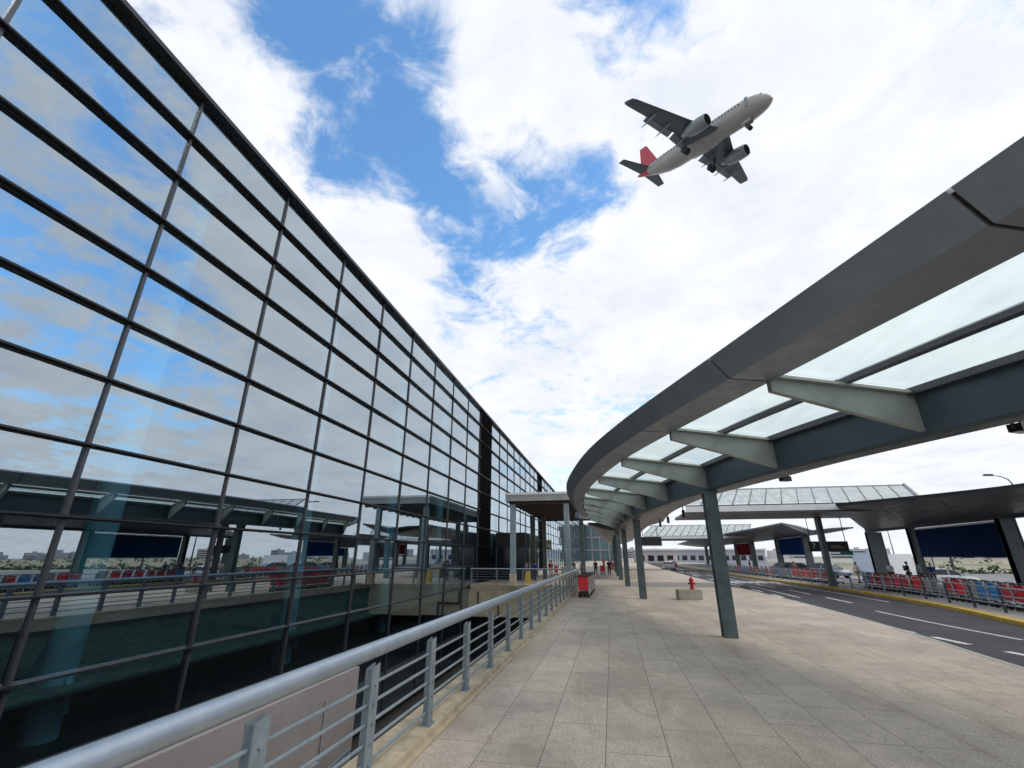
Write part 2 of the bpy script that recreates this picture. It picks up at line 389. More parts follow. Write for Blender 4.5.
# parking lot, ground sheet with an opening for the moat
struct(MB().face([(29.4,-60,-.56),(110,-60,-.56),(110,260,-.56),(29.4,260,-.56)]).build('parking_lot', LOT))
m = MB()
for x0, x1, y0, y1 in [(-2.9,3500,-3500,39.4),(-3500,-11.9,-3500,39.4),(-11.9,-2.9,-3500,-45),(-3500,3500,39.4,3500)]:
    m.face([(x0,y0,-.64),(x1,y0,-.64),(x1,y1,-.64),(x0,y1,-.64)])
struct(m.build('ground', LAND))
# moat
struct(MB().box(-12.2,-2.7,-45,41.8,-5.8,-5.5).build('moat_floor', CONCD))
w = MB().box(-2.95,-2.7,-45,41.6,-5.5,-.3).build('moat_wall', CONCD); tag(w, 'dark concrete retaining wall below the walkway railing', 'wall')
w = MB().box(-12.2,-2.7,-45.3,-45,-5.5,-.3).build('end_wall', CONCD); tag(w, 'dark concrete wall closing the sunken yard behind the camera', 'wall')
# abutment under the entrance forecourt
ab = thing('abutment', 'cream concrete abutment wall below the cross railing at the forecourt', 'wall', (0,0,0))
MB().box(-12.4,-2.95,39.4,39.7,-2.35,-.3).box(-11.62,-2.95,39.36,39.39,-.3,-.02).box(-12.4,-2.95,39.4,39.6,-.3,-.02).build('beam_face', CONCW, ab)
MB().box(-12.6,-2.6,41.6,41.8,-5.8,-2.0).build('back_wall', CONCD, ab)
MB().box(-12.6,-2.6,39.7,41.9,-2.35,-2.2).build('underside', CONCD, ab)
MB().tube([(-10.9,39.3,-.5),(-10.9,39.3,-1.4),(-9.2,39.3,-1.4),(-9.2,39.3,-2.3)], .07, 8).build('drain_pipe', ALU_DARK, ab, True)
# shaft in the moat
sh = thing('service_wall', 'light grey rendered wall standing in the sunken yard behind the nearest railing posts', 'wall', (-5.1,0,-5.5))
MB().box(0,.12,-20,9.45,0,5.68).build('rendered_face', CONCL, sh)
MB().box(-.14,-.002,-20,9.43,0,5.66).build('shaded_rear_face', CONCD, sh)  # dark colour stands in for shade on the unlit facade side
for q in (6.7,8.35): MB().tube([(.15,q,0),(.15,q,5.4)], .014, 6).build('conduit', GREYP, sh)
MB().box(.125,.26,7.9,8.2,4.2,4.6).build('junction_box', GREYP, sh)
MB().bar((.17,4.2,3.9),(.17,9.3,4.4),.05,.05).build('cable_tray', GALV, sh)

# ------------------------------------------------------------------ terminal facade
term = thing('terminal_building', 'long dark glass terminal facade with black transoms reflecting sky and canopies', 'building', (FX,0,0))
def tb(x0,x1,y0,y1,z0,z1,mb=None): return (mb or MB()).box(x0-FX,x1-FX,y0,y1,z0,z1)
Z0 = 15.73; DZ = 1.59; Y0 = 8.16; DY = 4.18
rows = [Z0-DZ*k for k in range(14)]
cols = [Y0+DY*k for k in range(-5, 56)]
solidbay = {13, 22}     # louvred dark bays
cells = []
for ci in range(len(cols)-1):
    for ri in range(len(rows)-1):
        if ci in solidbay: continue
        if rows[ri] < .5 and cols[ci] > 39: continue
        cells.append((ci, ri))
cells_sorted = sorted(cells, key=lambda c: (abs(c[0]-8.5)*1.0 + (100 if c[0] < 6 else 0) + (50 if c[1] > 10 else 0)))
rest = MB()
for n, (ci, ri) in enumerate(cells_sorted):
    y0, y1 = cols[ci], cols[ci+1]; z1, z0 = rows[ri], rows[ri+1]
    tx = random.gauss(0, .003); tz = random.gauss(0, .003)
    def q(y, z, o): return (o+(y-(y0+y1)/2)*tx+(z-(z0+z1)/2)*tz, y, z)
    quad = [(y0+.02, z0+.02), (y1-.02, z0+.02), (y1-.02, z1-.02), (y0+.02, z1-.02)]
    if n < 100:
        MB().hexa([q(y, z, 0) for y, z in quad], [q(y, z, .02) for y, z in quad]).build('glass_pane', FGLASS, term)
    else: rest.hexa([q(y, z, 0) for y, z in quad], [q(y, z, .02) for y, z in quad])
tag(rest.build('glass_panes', FGLASS, term), kind='stuff')
ymin, ymax = cols[0], cols[-1]
for k, z in enumerate(rows):
    y1 = ymax if z > .3 else 39.4
    if k == 0:
        MB().box(-.2,.30,ymin,ymax,z-.06,z+.10).box(-.2,.2,ymin,ymax,z+.10,z+.22).build('coping', ALU_DARK, term)
    else:
        o = MB().box(.03,.21,ymin,y1,z-.022,z+.022).box(-.06,.08,ymin,y1,z-.05,z-.025).build('transom', ALU_DARK, term)
for y in cols:
    zb = rows[-1] if y < 39.5 else 0
    MB().box(-.1,.08,y-.04,y+.04,zb,Z0-.07).build('mullion', pbr('mullion_aluminium', (.06,.063,.07), .38, .5, .15) if 'mullion_aluminium' not in MATS else MATS['mullion_aluminium'], term)
for ci in solidbay:
    y0, y1 = cols[ci], cols[ci+1]
    m = MB().box(-.3,.16,y0+.05,y1-.05,0,Z0+.05)
    for k in range(90): m.box(.16,.24,y0+.3,y1-.3,.4+k*.17,.46+k*.17)
    m.build('louvre_bay', INTAKE, term)
# interior and body
tb(-60,FX-.35,ymin,ymax,15.6,15.95).build('roof', GREYP, term)
tb(-40,FX-.4,ymin,ymax,-2.3,-1.77).build('floor', CONCD, term)
tb(-26.4,-26,ymin,ymax,-1.77,15.6).build('inner_wall', pbr('inner_wall_paint', (.10,.12,.13), .8), term)
tb(FX-.9,FX-.5,ymin,41.8,-5.8,-2.3).build('basement_wall', CONCD, term)
tb(-40,FX,ymin-.4,ymin-.02,-5.5,15.9).build('end_wall', GREYP, term)
tb(-40,FX,ymax+.02,ymax+.4,-.6,15.9).build('end_wall', GREYP, term)
tb(-26,-17,ymin,ymax,4.3,4.8).build('mezzanine', CONCD, term)
for k in range(12):
    y = 10.2+k*8.36
    m = MB().tube([(-1.5,y,-1.77),(-1.5,y,15.6)], .36, 16)
    m.hexa([(-2.5,y-.06,-1.2),(-.9,y-.06,-1.2),(-1.25,y-.06,0),(-2.15,y-.06,0)], [(-2.5,y+.06,-1.2),(-.9,y+.06,-1.2),(-1.25,y+.06,0),(-2.15,y+.06,0)])
    m.build('inner_column', pbr('inner_column_paint', (.42,.56,.62), .5) if 'inner_column_paint' not in MATS else MATS['inner_column_paint'], term, True)
for k in range(18):
    y = 6.1+k*4.18
    MB().bar((-.5,y,14.3),(-6,y,15.2), .12,.35).bar((-.5,y,14.3),(-2.6,y+2.0,15.4), .1,.25).build('roof_truss', WHITE, term)

# ------------------------------------------------------------------ walkway railing
rail = thing('railing', 'long steel handrail railing with round top tube along the left walkway edge', 'railing', (-2.55,0,0))
PX = 0.
pl = MB().box(-.40,.10,-20,37.9,0,.12).box(.10,.17,-20,37.9,0,.045).build('plinth', pbr('plinth_stone', (.43,.36,.25), .85, 0, .3, 3.5, bump=.4, bscale=40), rail, bevel=.008)
def post_mb(x, y, zt, h0=.12, pw=.17):
    m = MB()
    for s in (-1, 1):
        m.hexa([(x+s*.03-.008, y-pw/2, h0),(x+s*.03-.008, y+pw/2, h0),(x+s*.03-.008, y+pw/2, zt),(x+s*.03-.008, y-pw/2, zt-.03)],
               [(x+s*.03+.008, y-pw/2, h0),(x+s*.03+.008, y+pw/2, h0),(x+s*.03+.008, y+pw/2, zt),(x+s*.03+.008, y-pw/2, zt-.03)])
    m.box(x-.022,x+.022,y-.075,y+.075,h0,zt-.035)
    m.box(x-.07,x+.07,y-pw/2-.02,y+pw/2+.02,h0,h0+.014)
    for zz in (.27,.44,.61,.78,.95): m.tube([(x-.055,y,zz+(h0-.12)),(x+.055,y,zz+(h0-.12))], .018, 6)
    return m
ys = [5.14+1.7*k for k in range(-10, 20)]
pm = None
for y in ys:
    if pm is None: pm = post_mb(0, 0, 1.13).build('post', GALV, rail); pm.location = (0, y, 0)
    else:
        o = pm.copy(); C.objects.link(o); o.parent = rail; o.location = (0, y, 0)
for z in (.27,.44,.61,.78,.95): MB().tube([(0,-12,z),(0,37.5,z)], .017, 8).build('rail', GALV, rail, True)
MB().tube([(-.03,y,1.255) for y in range(-12,38,2)]+[(-.03,37.6,1.255)], .079, 20).build('handrail', STEEL, rail, True)
# cross railing in front of the forecourt
cr = thing('railing', 'short steel railing across the forecourt edge from facade to walkway railing', 'railing', (-11.5,38.9,0))
MB().tube([(0,0,1.22),(8.8,0,1.22)], .06, 12).build('handrail', STEEL, cr, True)
for z in (.22,.42,.62,.82,1.0): MB().tube([(0,0,z),(8.8,0,z)], .016, 6).build('rail', GALV, cr, True)
for k in range(5):
    MB().box(.1+k*2.15-.03,.1+k*2.15+.03,-.06,.06,0,1.17).build('post', GALV, cr)

# ------------------------------------------------------------------ main canopy (curved in plan)
G = [(12.4,-4.2),(10.2,-.8),(8.4,2.6),(6.9,5.8),(5.44,8.96),(4.1,12.24),(3.13,15.75),(2.3,19.2),(1.7,22.7),(1.25,26.2),(.95,29.7),(.8,33.2),(.72,36.7),(.70,40.0)]
I = [(9.2,-5.6),(7.3,-2.0),(5.62,1.2),(4.27,4.41),(2.87,8.0),(1.63,11.24),(.55,14.5),(-.25,17.9),(-.85,21.2),(-1.2,24.4),(-1.38,27.6),(-1.47,30.8),(-1.5,33.9),(-1.5,36.9)]
W = [(14.6,-1.6),(12.9,1.6),(11.2,5.0),(9.7,8.1),(8.3,10.9),(7.1,14.2),(6.3,17.0),(5.2,20.3),(4.6,23.4),(4.25,26.7),(4.0,30.),(3.95,33.5),(4.1,37.),(4.3,40.5)]
PER = 4
gs, is_, ws = spline(G, PER), spline(I, PER), spline(W, PER)
can = thing('walkway_canopy', 'long curved steel canopy with glass wing sweeping over the walkway', 'canopy', (0,0,0))
def nrm(c, i):
    d = (c[min(i+1, len(c)-1)]-c[max(i-1, 0)]).normalized(); return Vector((-d.y, d.x))   # to the left
def v3(p, z): return (p[0], p[1], z)
# girder: box section, bottom 4.17 top 4.92
rings = []
for i, p in enumerate(gs):
    n = nrm(gs, i); a = p; b = p-n*.5
    rings.append([v3(a+n*.0,4.19), v3(a-n*.06,4.13), v3(b+n*.06,4.13), v3(b,4.19), v3(b,4.90), v3(a,4.90)])
MB().loft(rings).build('girder', GIRDER, can)
rings = []
for i, p in enumerate(gs):
    n = nrm(gs, i); rings.append([v3(p+n*.14,4.86), v3(p+n*.003,4.86), v3(p+n*.003,4.98), v3(p+n*.14,4.98)])
MB().loft(rings).build('edge_frame', ALU_MID, can)
# fascia segments, one per rafter bay, with dark joint gaps
for k in range(len(G)-1):
    rings = []
    for j in range(PER+1):
        i = k*PER+j; p = is_[i]; n = nrm(is_, i)
        d = (is_[min(i+1, len(is_)-1)]-is_[max(i-1, 0)]).normalized()
        e = d*(.022 if j == 0 else -.022 if j == PER else 0)
        p = p+e
        bw = .77 if i < 5*PER else .77-.27*min(1, (i-5*PER)/(5*PER))
        rings.append([v3(p,4.99), v3(p+n*bw,4.99), v3(p+n*(bw+.33),5.34), v3(p+n*(bw+.23),5.41), v3(p+n*.3,5.34), v3(p,5.2)])
    MB().loft(rings).build('fascia_panel', FASCIA, can)
rings = []
for i, p in enumerate(is_):
    n = nrm(is_, i); bw = .77 if i < 5*PER else .77-.27*min(1, (i-5*PER)/(5*PER)); rings.append([v3(p+n*.03,5.02), v3(p+n*(bw-.03),5.02), v3(p+n*(bw+.27),5.32), v3(p+n*.3,5.3), v3(p+n*.03,5.18)])
MB().loft(rings).build('edge_beam', DARKBOX, can)
# rafters
for k, (g, q) in enumerate(zip(G, I)):
    g = Vector(g); q = Vector(q); d = (q-g).normalized(); s = Vector((-d.y, d.x))*.05
    L_ = (q-g).length
    def pr(t, z): p = g+d*t; return p, z
    prof = [(0,4.22),(0,4.88),(L_+.05,5.03),(L_+.05,4.80)]
    MB().hexa([v3(g+d*t-s, z) for t, z in prof], [v3(g+d*t+s, z) for t, z in prof]).build('rafter', RAFTER, can)
    prof = [(0,4.881),(0,4.93),(L_,5.08),(L_,5.031)]
    MB().hexa([v3(g+d*t-s*2.6, z) for t, z in prof], [v3(g+d*t+s*2.6, z) for t, z in prof]).build('rafter_flange', FLANGE, can)
rings = []
def tpt(i, t): return gs[i].lerp(is_[i], t)
for i in range(len(gs)):
    a = tpt(i,.475); b = tpt(i,.525); z = 4.98+.15*.5
    rings.append([v3(a,z-.06), v3(b,z-.06), v3(b,z+.05), v3(a,z+.05)])
MB().loft(rings).build('purlin', ALU_MID, can)
for k in range(len(G)-1):
    for t0, t1 in ((.03,.47),(.53,.995)):
        rings = []
        for j in range(PER+1):
            i = k*PER+j; a = tpt(i,t0); b = tpt(i,t1); za = 4.995+.15*t0; zb = 4.995+.15*t1
            e = (tpt(min(i+1,len(gs)-1),.5)-tpt(max(i-1,0),.5)).normalized()*(.04 if j == 0 else -.04 if j == PER else 0)
            rings.append([v3(a+e,za), v3(b+e,zb), v3(b+e,zb+.02), v3(a+e,za+.02)])
        MB().loft(rings).build('glass_panel', CGLASS, can)
# right wing of the canopy, curved metal underside
for k in range(len(G)-1):
    rings = []
    for j in range(PER+1):
        i = k*PER+j; n = nrm(gs, i); g = gs[i]-n*.5; w = ws[i]
        e = (gs[min(i+1,len(gs)-1)]-gs[max(i-1,0)]).normalized()*(.015 if j == 0 else -.015 if j == PER else 0)
        ring = []
        for t, z in ((0,4.24),(.25,4.33),(.5,4.45),(.75,4.62),(1,4.82),(1.02,4.92),(.5,5.0),(0,4.93)):
            ring.append(v3(g.lerp(w, t)+e, z))
        rings.append(ring)
    MB().loft(rings).build('soffit_panel', SOFFIT, can, True)
# end fascia
a = is_[-1]; b = gs[-1]; n = nrm(is_, len(is_)-1)
MB().bar(v3(a+n*1.0,5.17), v3(b,4.95), .25, .40).build('end_fascia', FASCIA, can)
# columns: I shaped blades
def column_mb(x, y, z0, z1, w=.52, d=.62):
    m = MB(); f = .05
    m.box(x-w/2,x+w/2,y-d/2,y-d/2+f,z0,z1).box(x-w/2,x+w/2,y+d/2-f,y+d/2,z0,z1).box(x-.10,x+.10,y-d/2+f,y+d/2-f,z0,z1)
    m.box(x-w/2+.02,x-.10,y-d/2+f,y+d/2-f,z0,z0+.02)
    return m
for (x, y) in [(8.9,3.1),(3.23-.05,15.85),(1.52,28.4),(1.05,39.7)]:
    m = column_mb(x, y, 0, 4.13, .38, .42)
    m.box(x-.22,x+.22,y-.24,y+.24,4.07,4.128)
    m.build('column', COLUMN, can, bevel=.006)
# lamps and brackets hanging from the right wing
def floodlight(x, y, z, rz, label, s=1.):
    t = thing('floodlight', label, 'floodlight', (x,y,z), rz, 'floodlights under the canopies')
    MB().box(-.22*s,.22*s,-.14*s,.14*s,-.28*s,-.08*s).box(-.25*s,.25*s,-.17*s,-.13*s,-.30*s,-.06*s).build('housing', DARKBOX, t, bevel=.01)
    MB().box(-.25*s,-.22*s,-.03,.03,-.2*s,.02).box(.22*s,.25*s,-.03,.03,-.2*s,.02).box(-.25*s,.25*s,-.03,.03,.0,.03).build('bracket', ALU_MID, t)
    MB().box(-.19*s,.19*s,-.1*s,.1*s,-.295*s,-.281*s).build('lens', LAMPW, t)
    return t
floodlight(8.25,10.8,4.76,.5,'black floodlight on the canopy edge at the right border of the photo', .8)
floodlight(5.95,17.2,4.78,.4,'small black floodlight hanging from canopy edge above the link roof', .7)
for (x, y) in [(4.4,22.3),(3.9,26.5),(3.6,31.),(3.5,35.)]:
    k = [(4.4,22.3),(3.9,26.5),(3.6,31.),(3.5,35.)].index((x, y))
    t = thing('hanging_lamp', 'slim dark lamp hanging from the walkway canopy soffit, %s beyond the near column' % ORD[k], 'lamp', (x,y,4.62), 0, 'lamps under the walkway canopy')
    MB().tube([(0,0,.15),(0,0,-.12)], .03, 8).build('stem', ALU_DARK, t)
    MB().tube([(0,0,-.12),(0,0,-.5)], .08, 10).build('lamp_body', ALU_DARK, t, True)

# ------------------------------------------------------------------ other canopies
def wing(inner, outer, zi, zo, mat, mat_edge, parent, per=4, thick=.28, bays=None):
    a = spline(inner, per); b = spline(outer, per)
    nb = len(inner)-1
    for k in range(nb):
        rings = []
        for j in range(per+1):
            i = k*per+j; p = a[i]; q = b[i]; e = (a[min(i+1,len(a)-1)]-a[max(i-1,0)]).normalized()*(.03 if j == 0 else -.03 if j == per else 0)
            rings.append([v3(p+e,zi), v3(p.lerp(q,.35)+e, zi+(zo-zi)*.22), v3(p.lerp(q,.7)+e, zi+(zo-zi)*.58), v3(q+e,zo), v3(q+e,zo+.16), v3(p.lerp(q,.5)+e,zi+(zo-zi)*.6+thick+.1), v3(p+e,zi+thick+.3)])
        MB().loft(rings).build('soffit_panel', mat, parent, True)
    rings = []
    for i in range(len(a)):
        p, q = a[i], b[i]; rings.append([v3(p.lerp(q,.02),zi+.07), v3(p.lerp(q,.97),zo+.05), v3(p.lerp(q,.97),zo+.1), v3(p.lerp(q,.02),zi+thick+.2)])
    MB().loft(rings).build('wing_frame', DARKBOX, parent)
    rings = []
    for i in range(len(a)):
        p, q = a[i], b[i]; rings.append([v3(p.lerp(q,1.003),zo-.02), v3(p.lerp(q,1.02),zo-.02), v3(p.lerp(q,1.02),zo+.18), v3(p.lerp(q,1.003),zo+.18)])
    MB().loft(rings).build('edge_trim', mat_edge, parent)
# island canopy (near right)
B = thing('island_canopy', 'dark butterfly canopy across the road above the navy banner', 'canopy', (0,0,0))
bi = [(21.5,-8),(23.0,2),(24.2,12),(25.2,24),(25.6,33),(25.9,41),(26.3,49),(26.6,57)]
bl = [(17.5,-8),(19.5,3),(20.9,13),(21.3,22),(20.9,28.4),(19.2,32.4),(17.4,35.2),(15.9,37.3)]
br_ = [(26.5,-9),(28.5,1),(30,12),(31,24),(31,33),(31.2,41),(31.4,49),(31.6,57)]
wing(bi, bl, 4.68, 5.5, SOFFITD, ALU_DARK, B)
wing(bi, br_, 4.68, 5.5, SOFFITD, ALU_DARK, B)
rings = []
for i, p in enumerate(spline(bi, 4)):
    n = nrm(spline(bi, 4), i); rings.append([v3(p+n*.22,4.5), v3(p-n*.22,4.5), v3(p-n*.22,4.95), v3(p+n*.22,4.95)])
MB().loft(rings).build('girder', GIRDER, B)
for (x, y, w) in [(22.6,1,.7),(24.4,13,.8),(25.1,24.6,.8),(25.3,36.8,.9),(26.1,48.6,.55),(26.7,56.2,1.35)]:
    m = MB(); h = w/2
    m.box(x-h,x+h,y-.2,y+.2,-.06,4.5).box(x-h-.05,x+h+.05,y-.28,y+.28,-.06,-.02)
    m.box(x-h,x-h+.08,y-.24,y+.24,-.02,4.5).box(x+h-.08,x+h,y-.24,y+.24,-.02,4.5)
    m.build('column', COLUMN, B)
# far island canopy
D = thing('island_canopy', 'smaller dark canopy further down the road above the blue and red banners', 'canopy', (0,0,0))
di = [(25.0,66.6),(25.6,75),(26.0,84),(26.6,96),(27.0,110),(27.2,130),(27.2,155)]
dl = [(18.8,57.6),(18.9,65),(18.7,75.7),(18.5,92),(18.2,112),(18.8,132),(20,155)]
dr = [(30.2,68),(31,76),(31.6,86),(32,98),(32.2,112),(32.3,132),(32.3,155)]
wing(di, dl, 4.68, 5.5, SOFFITD, ALU_MID, D); wing(di, dr, 4.68, 5.5, SOFFIT, ALU_MID, D)
for (x, y) in [(24.9,69.2),(25.6,82.5),(26.2,99),(26.5,112.5),(27,135),(27.1,150)]:
    MB().box(x-.4,x+.4,y-.2,y+.2,-.06,4.8).build('column', COLUMN, D)
# next canopy over the walkway
Fc = thing('walkway_canopy', 'second walkway canopy beyond the first, grey underside rising to its pointed end', 'canopy', (0,0,0))
fi = [(.75,49),(.5,62),(.4,76),(.4,92),(.5,116)]
fl = [(-2.3,53),(-2.15,66),(-2.0,80),(-1.7,95),(-1.1,116)]
fr_ = [(4.4,50),(4.3,63),(4.3,77),(4.4,92),(4.8,116)]
wing(fi, fl, 4.5, 5.5, SOFFIT, FASCIA, Fc); wing(fi, fr_, 4.5, 5.5, SOFFIT, FASCIA, Fc)
for (x, y) in [(.72,50),(.55,60),(.45,71),(.4,83),(.42,96),(.5,110)]:
    column_mb(x, y, 0, 4.55, .42, .5).build('column', COLUMN, Fc)
# link canopies across the road
def link(name_label, x0, x1, y0, zf, col_xy, s=1., skew=2.4):
    t = thing('link_canopy', name_label, 'canopy', (0,0,0))
    yb = y0+6.5*s; yt = y0+4.4*s; zt = zf+1.85*s
    MB().box(x0,x1,y0,y0+.14,zf-.20,zf+.22).build('fascia', ROOFW, t)
    MB().box(x0,x1,y0+.02,y0+.10,zf+.22,zf+.31).build('gutter', ALU_MID, t)
    MB().box(x0,x1,y0+.15,yb,zf-.32,zf-.12).build('soffit', SOFFITD, t)
    m = MB(); n = int((x1-x0)/1.1)
    for k in range(n+1):
        xa = x0+(x1-x0)*k/n
        m.bar((xa,y0+.12,zf+.33),(xa+skew*s*.55,yt,zt), .07,.12)
    m.bar((x0,yt,zt),(x1+skew*s*.55,yt,zt),.1,.1)
    m.build('roof_bars', ALU_MID, t)
    MB().hexa([(x0,y0+.12,zf+.36),(x1,y0+.12,zf+.36),(x1+skew*s*.55,yt,zt+.03),(x0+skew*s*.55,yt,zt+.03)],
              [(x0,y0+.12,zf+.38),(x1,y0+.12,zf+.38),(x1+skew*s*.55,yt,zt+.05),(x0+skew*s*.55,yt,zt+.05)]).build('roof_glass', CGLASS, t)
    MB().bar((x1,y0+.12,zf+.42),(x1+skew*s*.55,yt,zt+.06), .16,.2).build('end_bar', FASCIA, t)
    for (x, y) in col_xy:
        MB().box(x-.17,x+.17,y-.28,y+.28,-.15,zf-.32).build('column', COLUMN, t)
    return t
link('glass roofed link canopy spanning the road behind the near canopies', 5.9, 22.0, 38.5, 5.58, [(17.0,43.8)], 1.1, 2.9)
link('distant pale glass link canopy crossing the road', 5.5, 22.0, 84, 5.1, [(17.2,88)], 1.2, 3.)

# entrance canopy at the forecourt
E = thing('entrance_canopy', 'flat roofed entrance canopy on pale steel columns at the forecourt', 'canopy', (0,0,0))
MB().box(-8.35,-1.9,37.9,38.05,6.45,6.95).build('fascia', BRONZE, E)
MB().box(-8.40,-1.85,37.85,60,6.95,7.12).build('roof', ROOFW, E)
MB().box(-8.35,-8.2,38.06,60,6.45,6.94).build('fascia', BRONZE, E)
m = MB().box(-8.19,-1.9,38.06,60,6.5,6.56)
for k in range(14): m.box(-8.19,-1.9,38.6+k*1.55,38.75+k*1.55,6.25,6.49)
m.build('soffit', pbr('brown_soffit', (.10,.085,.07), .6, .1), E)
for (x, y, mt) in [(-7.85,38.6,PALECOL),(-3.4,38.6,PALECOL),(-8.0,50,COLUMN),(-6.9,50.5,COLUMN),(-2.9,50,COLUMN),(-8.0,59,COLUMN)]:
    m = MB().box(x-.21,x+.21,y-.21,y+.21,0 if y > 39.5 else -.02,6.24)
    m.build('column', mt, E, bevel=.02)
    if y < 40: MB().box(x-.24,x+.24,y-.24,y+.24,0,.9).build('column_base', CONCW, E)

# entrance vestibule against the facade
Vb = thing('entrance_vestibule', 'dark glazed entrance porch attached to the terminal facade under the canopy', 'entrance', (FX+.4,47,0))
MB().box(0,3.0,0,9,3.0,4.4).build('header', ALU_DARK, Vb)
MB().box(.02,2.9,.05,8.95,0,3.0).build('glazing', CARG, Vb)
for x in (.1,1.5,2.95): MB().box(x-.05,x+.05,-.04,.04,0,3.0).build('frame', ALU_MID, Vb)
for y in (2.2,4.5,6.8): MB().box(2.92,3.02,y-.05,y+.05,0,3.0).build('frame', ALU_MID, Vb)

# green sign boards near the door
for k, (x, y) in enumerate([(-9.6,56),(-7.6,58)]):
    t = thing('hanging_sign', ['small yellow-green hanging sign left of the forecourt columns','small yellow-green hanging sign right of the dark forecourt column'][k], 'sign', (x,y,3.4), 0, 'signs hanging over the forecourt')
    MB().box(-.5,.5,-.05,.05,-.5,.6).build('board', LIME, t); MB().box(-.42,.42,-.056,-.051,-.2,.1).build('stripe', WHITE, t)
    MB().tube([(-.4,0,.6),(-.4,0,3.05)],.015,6).build('hanger', ALU_DARK, t); MB().tube([(.4,0,.6),(.4,0,3.05)],.015,6).build('hanger', ALU_DARK, t)

# far terminal portal beyond the walkway
P = thing('terminal_wing', 'far white framed glass wing at the end of the walkway', 'building', (-6,236,0))
MB().box(-7,7.2,.3,20,0,16).build('glazing', pbr('far_glass', (.10,.17,.20), .15, 0), P)
m = MB()
for x in (-7,-3.2,.6,4.9,7): m.box(x-.35,x+.35,-.2,.29,0,16)
for z in (4.5,10.2,15.6): m.box(-7.3,5.4,-.15,.25,z,z+.8)
m.build('frame', GREYP, P)
MB().box(-7.4,5.6,-1.5,20,16.3,17).build('roof', ROOFW, P)

# white sheds seen down the road
for k, (x0, x1, y, z, lab) in enumerate([(8.,22.,175,4.6,'long white building far down the road'),(24,60,210,5.,'low pale shed behind the far end of the road')]):
    t = thing('shed', lab, 'building', (x0,y,-.6))
    MB().box(0,x1-x0,0,14,0,z).build('wall', SKY1 if k == 0 else SKY2, t); MB().box(-.5,x1-x0+.5,-.6,15,z,z+.6).build('roof', ROOFW, t)
    for j in range(int((x1-x0)/3.2)): MB().box(1+j*3.2,3+j*3.2,-.08,-.01,1.2,3.0).build('window', CARG, t)

# ------------------------------------------------------------------ banners between columns
def banner(p, q, zt, zb, mat, label, stripe=True):
    p = Vector(p); q = Vector(q); c = (p+q)/2; d = (q-p); a = math.atan2(d.y, d.x); w = d.length/2
    t = thing('banner', label, 'banner', (c.x,c.y,0), a, 'banners hung between canopy columns')
    MB().box(-w,w,-.03,.03,zb,zt).build('panel', mat, t)
    MB().box(-w,w,-.05,.05,zt+.01,zt+.11).build('top_rail', WHITE, t)
    MB().tube([(-w,0,zb-.03),(w,0,zb-.03)],.03,6).build('bottom_rail', ALU_DARK, t)
banner((25.55,37.4),(26.2,48.1), 4.34, 2.15, NAVY, 'large navy banner between island columns at the right edge')
banner((24.6,13.6),(25.2,23.9), 4.3, 2.15, NAVY, 'navy banner between the nearest island columns outside the frame')
banner((25.0,69.8),(25.6,81.9), 4.6, 2.4, BLUEB, 'bright blue banner under the far island canopy')
banner((26.2,99.6),(26.5,111.9), 4.6, 2.4, DRED, 'dark red banner under the far island canopy')

# ------------------------------------------------------------------ text helper
def text_mesh(name, s, size, mat, parent, loc, rot, ext=.004):
    cu = bpy.data.curves.new(name, 'FONT'); cu.body = s; cu.size = size; cu.extrude = ext; cu.align_x = 'CENTER'; cu.align_y = 'CENTER'
    o = bpy.data.objects.new('tmp', cu); C.objects.link(o)
    dg = bpy.context.evaluated_depsgraph_get(); me = bpy.data.meshes.new_from_object(o.evaluated_get(dg)); bpy.data.objects.remove(o)
    me.name = name; me.materials.clear(); me.materials.append(mat)
    t = bpy.data.objects.new(name, me); C.objects.link(t); t.parent = parent; t.location = loc; t.rotation_euler = rot
    return t
# direction sign with 7
sg = thing('direction_sign', 'dark hanging direction sign numbered 7 beside the island column', 'sign', (16.7,46,0), 0)
MB().box(0,3.05,-.06,.06,2.55,3.38).build('board', DARKBOX, sg)
text_mesh('number', '7', .62, WHITE, sg, (.38,-.075,2.98), (PI/2,0,0))
MB().box(1.65,2.7,-.07,-.062,2.83,2.92).box(1.65,2.4,-.07,-.062,2.98,3.06).build('lettering', GREYP, sg)
MB().tube([(.2,0,3.38),(.2,0,5.3)],.03,6).build('hanger', ALU_DARK, sg); MB().tube([(2.9,0,3.38),(2.9,0,5.3)],.035,6).build('hanger', ALU_DARK, sg)
MB().box(2.3,3.25,-.1,.02,2.28,2.53).build('green_plate', GREENS, sg)
s2 = thing('direction_sign', 'plain dark hanging sign under the far end of the walkway canopy', 'sign', (3.6,46,0), 0)
MB().box(-.95,.95,-.08,.08,3.1,3.85).build('board', DARKBOX, s2); MB().box(-.95,.95,-.07,.07,3.03,3.09).build('bottom_edge', WHITE, s2)
MB().tube([(-.7,0,3.85),(-.7,0,4.6)],.03,6).build('hanger', ALU_DARK, s2); MB().tube([(.6,0,3.85),(.6,0,4.8)],.03,6).build('hanger', ALU_DARK, s2)

